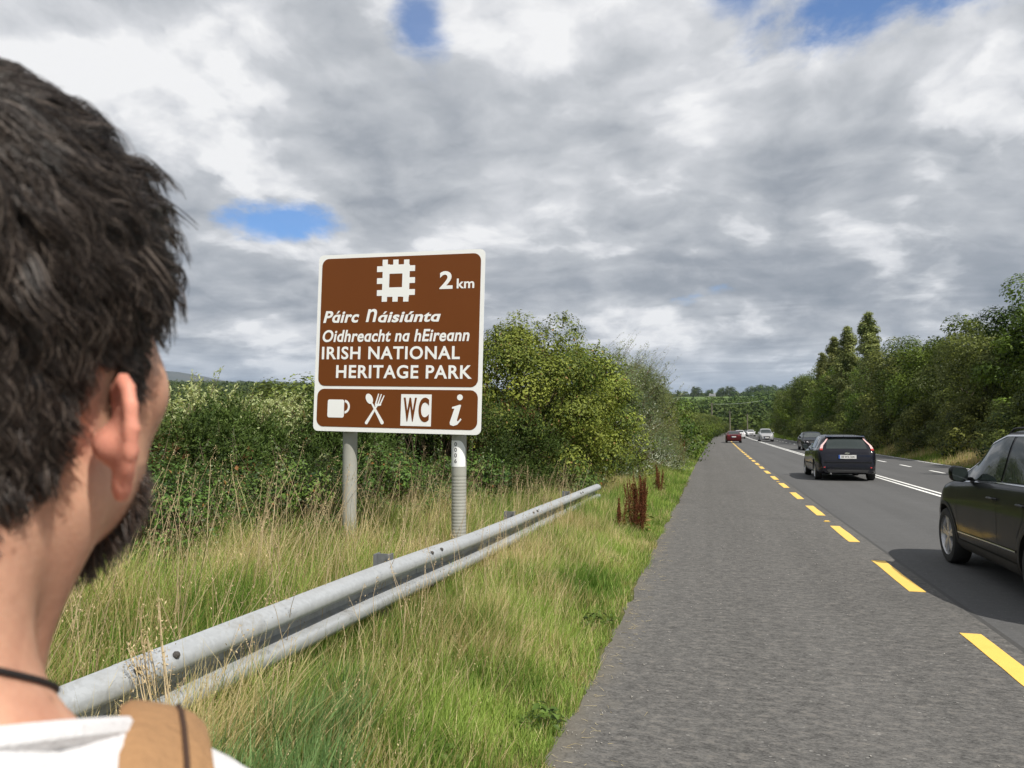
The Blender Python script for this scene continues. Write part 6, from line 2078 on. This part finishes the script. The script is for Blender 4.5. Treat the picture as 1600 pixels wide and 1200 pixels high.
man = empty('person', (-0.3585, 0.2660, 0.0), math.radians(41.0), label='man with short dark wavy hair and beard seen from behind, white t-shirt, cord necklace', cat='person')
bx = axis([(-0.36, -0.30, 0.02), (-0.30, -0.21, 0.007), (-0.21, -0.115, 0.011), (-0.115, 0.115, 0.0032), (0.115, 0.21, 0.011), (0.21, 0.30, 0.007), (0.30, 0.36, 0.02)])
by = axis([(-0.20, -0.125, 0.012), (-0.125, 0.145, 0.0036), (0.145, 0.20, 0.014)])
bz = axis([(-0.02, 0.70, 0.016), (0.70, 0.90, 0.007), (0.90, 1.42, 0.014), (1.42, 1.56, 0.007), (1.56, 1.83, 0.0032)])
V, F = surface_net(body_sdf, bx, by, bz)
HV = V.copy(); HV[:, 0], HV[:, 1] = to_head(V[:, 0], V[:, 1])
rel = HV - np.array([0, 0, OZ])
near_head = (V[:, 2] > 1.56) & (ear_sdf(HV[:, 0], HV[:, 1], HV[:, 2]) > 0.004)
scalp = np.zeros(len(V))
for q in np.random.default_rng(5).normal(size=(14, 3)) * 0.0045: scalp += hair_zone(rel + q) & near_head
scalp /= 14
bz_ = (rel[:, 1] > 0.046) & (rel[:, 2] < -0.068) & (rel[:, 2] > -0.135)
ear_red = np.clip(1 - ear_sdf(HV[:, 0], HV[:, 1], HV[:, 2]) / 0.008, 0, 1) * (V[:, 2] > 1.58)  # redder towards the ears
me = np_mesh('body', V, F, M['skin'], attrs={'scalp': np.maximum(scalp, np.where(bz_, 0.45, 0.0)), 'ear_red': ear_red}, smooth=True)
obj('body', me, man)

COLLAR_Z = 1.515


# shirt
def shirt_sdf(x, y, z):
    wr_ = 0.0042 * np.sin(x * 34 + 14 * z + 3 * np.sin(y * 27)) * np.cos(y * 46 + 16 * x) + 0.0022 * np.sin(x * 95 + y * 60 + 3 * np.sin(z * 40)) * np.sin(y * 31 + 2)
    d = torso_sdf(x, y, z, 0.010) + wr_
    ax_ = np.abs(x)
    sl = cap(ax_, y, z, (0.192, -0.045, 1.375), (0.242, -0.048, 1.20), 0.066, 0.062) + wr_
    d = smin(d, sl, 0.04)
    d = smin(d, cap(x, y, z, (0, -0.022, 1.650), (0, -0.052, 1.480), 0.069, 0.075) + wr_, 0.045)
    cut = z - 1.20 + 0.35 * (ax_ - 0.24)
    cut = np.where(ax_ > 0.185, -(z - 1.185), -1)
    d = np.maximum(d, cut)
    d = np.maximum(d, 0.86 - z)
    zc = COLLAR_Z - 0.45 * np.maximum(y + 0.045, 0) + 0.42 * np.maximum(-0.045 - y, 0)
    return np.maximum(d, z - zc)


V, F = surface_net(shirt_sdf, axis([(-0.36, 0.36, 0.009)]), axis([(-0.22, 0.20, 0.009)]), axis([(0.84, 1.36, 0.014), (1.36, 1.60, 0.006)]))
shirt = obj('t_shirt', np_mesh('t_shirt', V, F, M['shirt'], smooth=True), man)


def march(f, o, d, lim=0.3):
    """distance along d from o (inside) to the surface of f"""
    lo, hi = 0.0, lim
    for _ in range(30):
        m_ = (lo + hi) / 2; p = o + d * m_
        if f(np.float64(p[0]), np.float64(p[1]), np.float64(p[2])) < 0: lo = m_
        else: hi = m_
    return lo


def allskin(x, y, z): return float(body_sdf(np.array([x]), np.array([y]), np.array([z]))[0])
def allshirt(x, y, z): return float(np.minimum(torso_sdf(np.array([x]), np.array([y]), np.array([z]), 0.013), arm_upper(np.array([x]), np.array([y]), np.array([z]), 0.012))[0])
def collar_surf(x, y, z):
    x, y, z = np.array([x]), np.array([y]), np.array([z])
    return float(smin(torso_sdf(x, y, z, 0.010), cap(x, y, z, (0, -0.022, 1.650), (0, -0.052, 1.480), 0.069, 0.075), 0.045)[0])


# collar rib following the neck opening
mb = MB(); pts = []
for k in range(49):
    a = 2 * math.pi * k / 48
    d = np.array([math.cos(a), math.sin(a), -0.45 * max(math.sin(a), 0) - 0.42 * min(math.sin(a), 0)]); o = np.array([0.0, -0.045, COLLAR_Z - 0.004])
    t = march(collar_surf, o, d, 0.25); pts.append(o + d * (t - 0.0025))
mb.tube(pts, 0.0055, 8, cap=False); mb.obj('collar', M['shirt'], shirt, smooth=True)
# trousers
def trousers_sdf(x, y, z):
    ax_ = np.abs(x)
    d = ell(x, y, z, (0, -0.018, 0.93), (0.176, 0.122, 0.13))
    leg = cap(ax_, y, z, (0.090, -0.010, 0.90), (0.102, 0.010, 0.50), 0.098, 0.072)
    leg = smin(leg, cap(ax_, y, z, (0.102, 0.010, 0.50), (0.110, -0.025, 0.06), 0.070, 0.058), 0.03)
    d = smin(d, leg, 0.05) + 0.003 * np.sin(z * 60 + x * 20)
    return np.maximum(np.maximum(d, z - 0.99), 0.06 - z)


V, F = surface_net(trousers_sdf, axis([(-0.24, 0.24, 0.012)]), axis([(-0.18, 0.16, 0.012)]), axis([(0.04, 1.02, 0.016)]))
obj('trousers', np_mesh('trousers', V, F, M['denim'], smooth=True), man)


def shoe_sdf(x, y, z):
    d = cap(np.abs(x), y, z, (0.108, -0.060, 0.050), (0.127, 0.15, 0.038), 0.050, 0.042)
    return np.maximum(d, 0.004 - z)


V, F = surface_net(shoe_sdf, axis([(-0.2, 0.2, 0.008)]), axis([(-0.13, 0.22, 0.008)]), axis([(-0.01, 0.12, 0.008)]))
obj('shoe', np_mesh('shoe', V[V[:, 0] > -9], F, M['shoe'], smooth=True), man)

# necklace: cord lying round the base of the neck
mb = MB(); pts = []
for k in range(61):
    a = 2 * math.pi * k / 60
    d = np.array([math.cos(a), math.sin(a), 0.0]); o = np.array([0, -0.052, 1.570 - 0.030 * (1 + math.sin(a))])
    t = march(allskin, o, d, 0.2); pts.append(o + d * (t + 0.0012))
mb.tube(pts, 0.0014, 8, cap=False); mb.obj('necklace', M['cord'], man, smooth=True)
# a mole at the side of the neck
# backpack (its own thing): straps over both shoulders, bag on the back
bag = empty('backpack', tuple(man.location), man.rotation_euler.z, label='tan suede backpack worn by the man, its strap over the white shirt shoulder', cat='backpack')


def bag_sdf(x, y, z):
    q = np.stack([np.abs(x) - 0.105, np.abs(y + 0.235) - 0.035, np.abs(z - 1.13) - 0.15])
    d = np.sqrt(np.sum(np.maximum(q, 0) ** 2, 0)) + np.minimum(np.max(q, 0), 0) - 0.045
    return d + 0.002 * np.sin(x * 40) * np.sin(z * 33)


V, F = surface_net(bag_sdf, axis([(-0.18, 0.18, 0.01)]), axis([(-0.35, -0.12, 0.01)]), axis([(0.9, 1.36, 0.01)]))
obj('bag_body', np_mesh('bag_body', V, F, M['strap'], smooth=True), bag)
mb = MB(); mb.box((0, -0.325, 1.21), (0.26, 0.012, 0.16)); mb.obj('flap', M['strap'], bag)
for s_ in (-1, 1):
    path = []
    for k in range(34):
        a = math.radians(200 - 200 * k / 33)
        d = np.array([0.0, math.cos(a), math.sin(a)]); xo = s_ * (0.106 - 0.004 * math.cos(a))
        o = np.array([xo, -0.045, 1.34]); t = march(allshirt, o, d, 0.3)
        path.append((o + d * t, d))
    for _ in range(3):
        path = [path[0]] + [((path[i - 1][0] + path[i][0] * 2 + path[i + 1][0]) / 4, path[i][1]) for i in range(1, len(path) - 1)] + [path[-1]]
    vs = []; W2 = 0.0185; nu = 9
    for p, d in path:
        for j in range(nu):
            u = -1 + 2 * j / (nu - 1)
            q = np.array([p[0] + u * W2 * s_, p[1], p[2]])
            t = march(allshirt, np.array([q[0], -0.045, 1.34]), d, 0.3)
            base = np.array([q[0], -0.045, 1.34]) + d * t
            base = base * 0.6 + (p + np.array([u * W2 * s_, 0, 0]) - np.array([0, 0, 0.10 * abs(u) * W2])) * 0.4
            vs.append((base, d, u))
    top = [b_ + d * (0.0125 - 0.004 * abs(u) ** 6) for b_, d, u in vs]; bot = [b_ + d * 0.000 for b_, d, u in vs]
    n = len(path); fs = []
    for i in range(n - 1):
        for j in range(nu - 1):
            fs.append((i * nu + j, i * nu + j + 1, (i + 1) * nu + j + 1, (i + 1) * nu + j)); o_ = n * nu
            fs.append((o_ + i * nu + j, o_ + (i + 1) * nu + j, o_ + (i + 1) * nu + j + 1, o_ + i * nu + j + 1))
        for j in (0, nu - 1): fs.append((i * nu + j, (i + 1) * nu + j, n * nu + (i + 1) * nu + j, n * nu + i * nu + j))
    mb = MB(); mb.add(top + bot, fs); st_ = mb.obj('strap', M['strap'], bag, smooth=True)
    line = [top[i * nu + 6] * 0.5 + top[i * nu + 5] * 0.5 + path[i][1] * 0.0006 for i in range(9, 25)]
    mb = MB(); mb.tube(line, 0.0013, 6); mb.obj('stitch_seam', M['stitch'], st_)

# eyes and brows
for s_ in (-1, 1):
    mb = MB(); mb.lathe([(0.0001, -0.012), (0.008, -0.009), (0.0117, -0.003), (0.0117, 0.003), (0.008, 0.009), (0.0001, 0.012)], 16, 'y', (s_ * 0.031, 0.0985, OZ + 0.001)); mb.v = [tuple(from_head(v)) for v in mb.v]; e_ = mb.obj('eye', M['eye'], man, smooth=True)
    mb = MB(); mb.lathe([(0.0001, 0.0128), (0.003, 0.0125), (0.0055, 0.0108)], 16, 'y', (s_ * 0.031, 0.0985, OZ + 0.001)); mb.v = [tuple(from_head(v)) for v in mb.v]; mb.obj('iris', M['stitch'], e_)


# hair as real strands
def strands(name, P, parent, mats, rad):
    P = from_head(P)
    n, m, _ = P.shape
    hc = bpy.data.hair_curves.new(name); hc.add_curves([m] * n)
    hc.position_data.foreach_set('vector', np.ascontiguousarray(P, dtype=np.float32).ravel())
    a = hc.attributes.get('radius') or hc.attributes.new('radius', 'FLOAT', 'POINT')
    r = np.tile(np.linspace(1.0, 0.35, m), n) * rad
    a.data.foreach_set('value', r.astype(np.float32))
    hc.materials.append(mats)
    o = bpy.data.objects.new(name, hc); link(o, parent)
    return o


def surf_sample(rng, mask_fn, n):
    """random points on the head surface with normals, thinned to mask_fn"""
    out = []; nrm = []
    while sum(len(o) for o in out) < n:
        d = unit(rng.normal(size=(n * 2, 3)))
        c = np.array([0, 0.0, OZ])
        lo = np.zeros(len(d)); hi = np.full(len(d), 0.2)
        for _ in range(14):
            m_ = (lo + hi) / 2; p = c + d * m_[:, None]
            ins = scalp_sdf(p[:, 0], p[:, 1], p[:, 2]) < 0
            lo = np.where(ins, m_, lo); hi = np.where(ins, hi, m_)
        p = c + d * lo[:, None]
        k = mask_fn(p - c); p = p[k]
        e = 0.002; fs_ = scalp_sdf; X, Y, Z = p.T
        g = np.stack([fs_(X + e, Y, Z) - fs_(X - e, Y, Z), fs_(X, Y + e, Z) - fs_(X, Y - e, Z), fs_(X, Y, Z + e) - fs_(X, Y, Z - e)], 1)
        out.append(p); nrm.append(unit(g))
    return np.concatenate(out)[:n], np.concatenate(nrm)[:n]


def grow_hair():
    rng = np.random.default_rng(900)
    N = 40000
    P, Nn = surf_sample(rng, hair_zone, N)
    rel = P - np.array([0, 0, OZ])
    crown = np.array([0.0, -0.065, 0.085])
    # flow: away from the crown, forward on top, down at the sides and back
    fl = rel - crown
    fl = fl + np.array([0, 0, -0.05]) * smooth(0.06, -0.02, rel[:, 2])[:, None] + np.array([0, 0.05, 0.01]) * (smooth(0.02, 0.08, rel[:, 2]) * smooth(-0.06, 0.0, rel[:, 1]))[:, None]
    fl = unit(fl - Nn * np.sum(fl * Nn, 1, keepdims=True))
    topness = smooth(-0.01, 0.07, rel[:, 2]); front = smooth(0.02, 0.070, rel[:, 1]) * smooth(0.0, 0.05, rel[:, 2])
    low = smooth(-0.03, -0.11, rel[:, 2])
    L = 0.022 + 0.009 * topness + 0.030 * front - 0.015 * low
    ear_side = (np.abs(rel[:, 0]) > 0.05) & (rel[:, 1] > -0.022) & (rel[:, 2] < 0.012)
    L = np.where(ear_side, 0.010, L)
    # locks: strands share a bend with their neighbours
    nc = 1100
    ci = rng.choice(N, nc, replace=False); Cc = P[ci]
    k = np.empty(N, int)
    for s in range(0, N, 2000):
        k[s:s + 2000] = np.argmin(np.sum((P[s:s + 2000, None] - Cc[None]) ** 2, 2), 1)
    lock_dir = rng.normal(size=(nc, 3)); ld = lock_dir[k]
    ld = ld - Nn * np.sum(ld * Nn, 1, keepdims=True)
    lockL = rng.uniform(0.75, 1.2, nc)[k]
    lift = 0.30 + 0.06 * rng.normal(size=nc)[k] + 0.03 * topness + 0.80 * front + 0.25 * smooth(-0.01, 0.04, rel[:, 2]) * smooth(-0.04, 0.02, rel[:, 1]) - 0.10 * low
    L = L * lockL * rng.uniform(0.70, 1.12, N)
    m = 9; t = np.linspace(0, 1, m)
    D = unit(Nn * lift[:, None] + fl * 0.85 + ld * 0.16)
    side = unit(np.cross(Nn, fl))
    ph = rng.uniform(0, 6.28, nc)[k]; jit = rng.normal(0, 0.55, N)
    tipc = Cc + unit(Nn[ci] * 0.5 + fl[ci] * 0.8 + lock_dir[:, :] * 0.12) * (L[ci] * 1.0)[:, None]
    out = np.empty((N, m, 3))
    for j, tt in enumerate(t):
        p = P + D * (L * tt)[:, None] + Nn * (0.30 * L * tt * (1 - tt))[:, None]
        p = p + fl * (0.22 * L * tt ** 2)[:, None] - Nn * ((0.10 + 0.30 * (1 - front)) * L * tt ** 2.2 * (0.4 + 0.6 * topness))[:, None]
        wave = np.sin(ph + jit + tt * (6.0 + 1.5 * np.sin(ph * 3)))
        p = p + side * (wave * 0.0062 * tt * (L / 0.04))[:, None] + Nn * (np.cos(ph + tt * 5) * 0.0022 * tt)[:, None]
        pull = 0.24 * tt ** 1.3
        p = p * (1 - pull) + (p + (tipc[k] - p) * 0.85) * pull
        out[:, j] = p
    out += rng.normal(size=(N, 1, 3)) * 0.0009 * np.linspace(0, 1, m)[None, :, None]
    # keep every strand outside the skull
    q = out.reshape(-1, 3); dd = scalp_sdf(q[:, 0], q[:, 1], q[:, 2]); push = np.clip(0.0015 - dd, 0, 0.02)
    c = unit(q - np.array([0, 0, OZ])); out = (q + c * push[:, None]).reshape(out.shape)
    lightk = rng.random(N) < 0.26  # random strands paler, sky-lit highlights put into their colour
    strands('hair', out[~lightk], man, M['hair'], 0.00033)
    strands('hair_painted_highlight', out[lightk], man, M['hair_light'], 0.00030)


def beard_zone(p):
    x, y, z = np.abs(p[:, 0]), p[:, 1], p[:, 2]
    jaw = (y > 0.050) & (z < -0.080 + 0.5 * (y - 0.065)) & (z > -0.14) & (z < -0.062)
    cheek = (x > 0.040) & (y > 0.052) & (y < 0.07) & (z < -0.076)
    mous = (y > 0.085) & (np.abs(z + 0.055) < 0.008) & (x < 0.030)
    lips = (np.abs(z + 0.071) < 0.010) & (x < 0.022) & (y > 0.085)
    return (jaw | cheek | mous) & ~lips


def grow_beard():
    rng = np.random.default_rng(901); N = 4200
    P, Nn = surf_sample(rng, beard_zone, N)
    rel = P - np.array([0, 0, OZ])
    L = 0.004 + 0.009 * smooth(-0.06, -0.115, rel[:, 2])
    L = L * rng.uniform(0.6, 1.25, N)
    D = unit(Nn * 0.55 + np.array([0, 0.10, -0.65]) + rng.normal(size=(N, 3)) * 0.28)
    m = 5; t = np.linspace(0, 1, m)
    out = P[:, None] + D[:, None] * (L[:, None] * t)[..., None] + np.array([0, 0, -0.2]) * (L[:, None] * t ** 2)[..., None] + rng.normal(size=(N, 1, 3)) * 0.0012 * t[None, :, None]
    strands('beard', out, man, M['beard'], 0.00034)
    # eyebrows
    n = 500; s = np.sign(rng.normal(size=n)); u = rng.random(n)
    x = s * (0.014 + 0.034 * u); z = 0.022 + 0.004 * np.sin(u * 3) + rng.normal(size=n) * 0.0018
    Pb = np.stack([x, np.full(n, 0.1), OZ + z], 1)
    lo = np.full(n, 0.05); hi = np.full(n, 0.14)
    for _ in range(14):
        mid = (lo + hi) / 2; ins = head_sdf(Pb[:, 0], mid, Pb[:, 2]) < 0; lo = np.where(ins, mid, lo); hi = np.where(ins, hi, mid)
    Pb[:, 1] = lo
    Db = unit(np.stack([s * 0.9, np.full(n, 0.25), np.full(n, 0.15)], 1) + rng.normal(size=(n, 3)) * 0.15)
    strands('eyebrow', Pb[:, None] + Db[:, None] * (0.009 * np.linspace(0, 1, 4))[None, :, None], man, M['beard'], 0.0004)


grow_hair()
grow_beard()
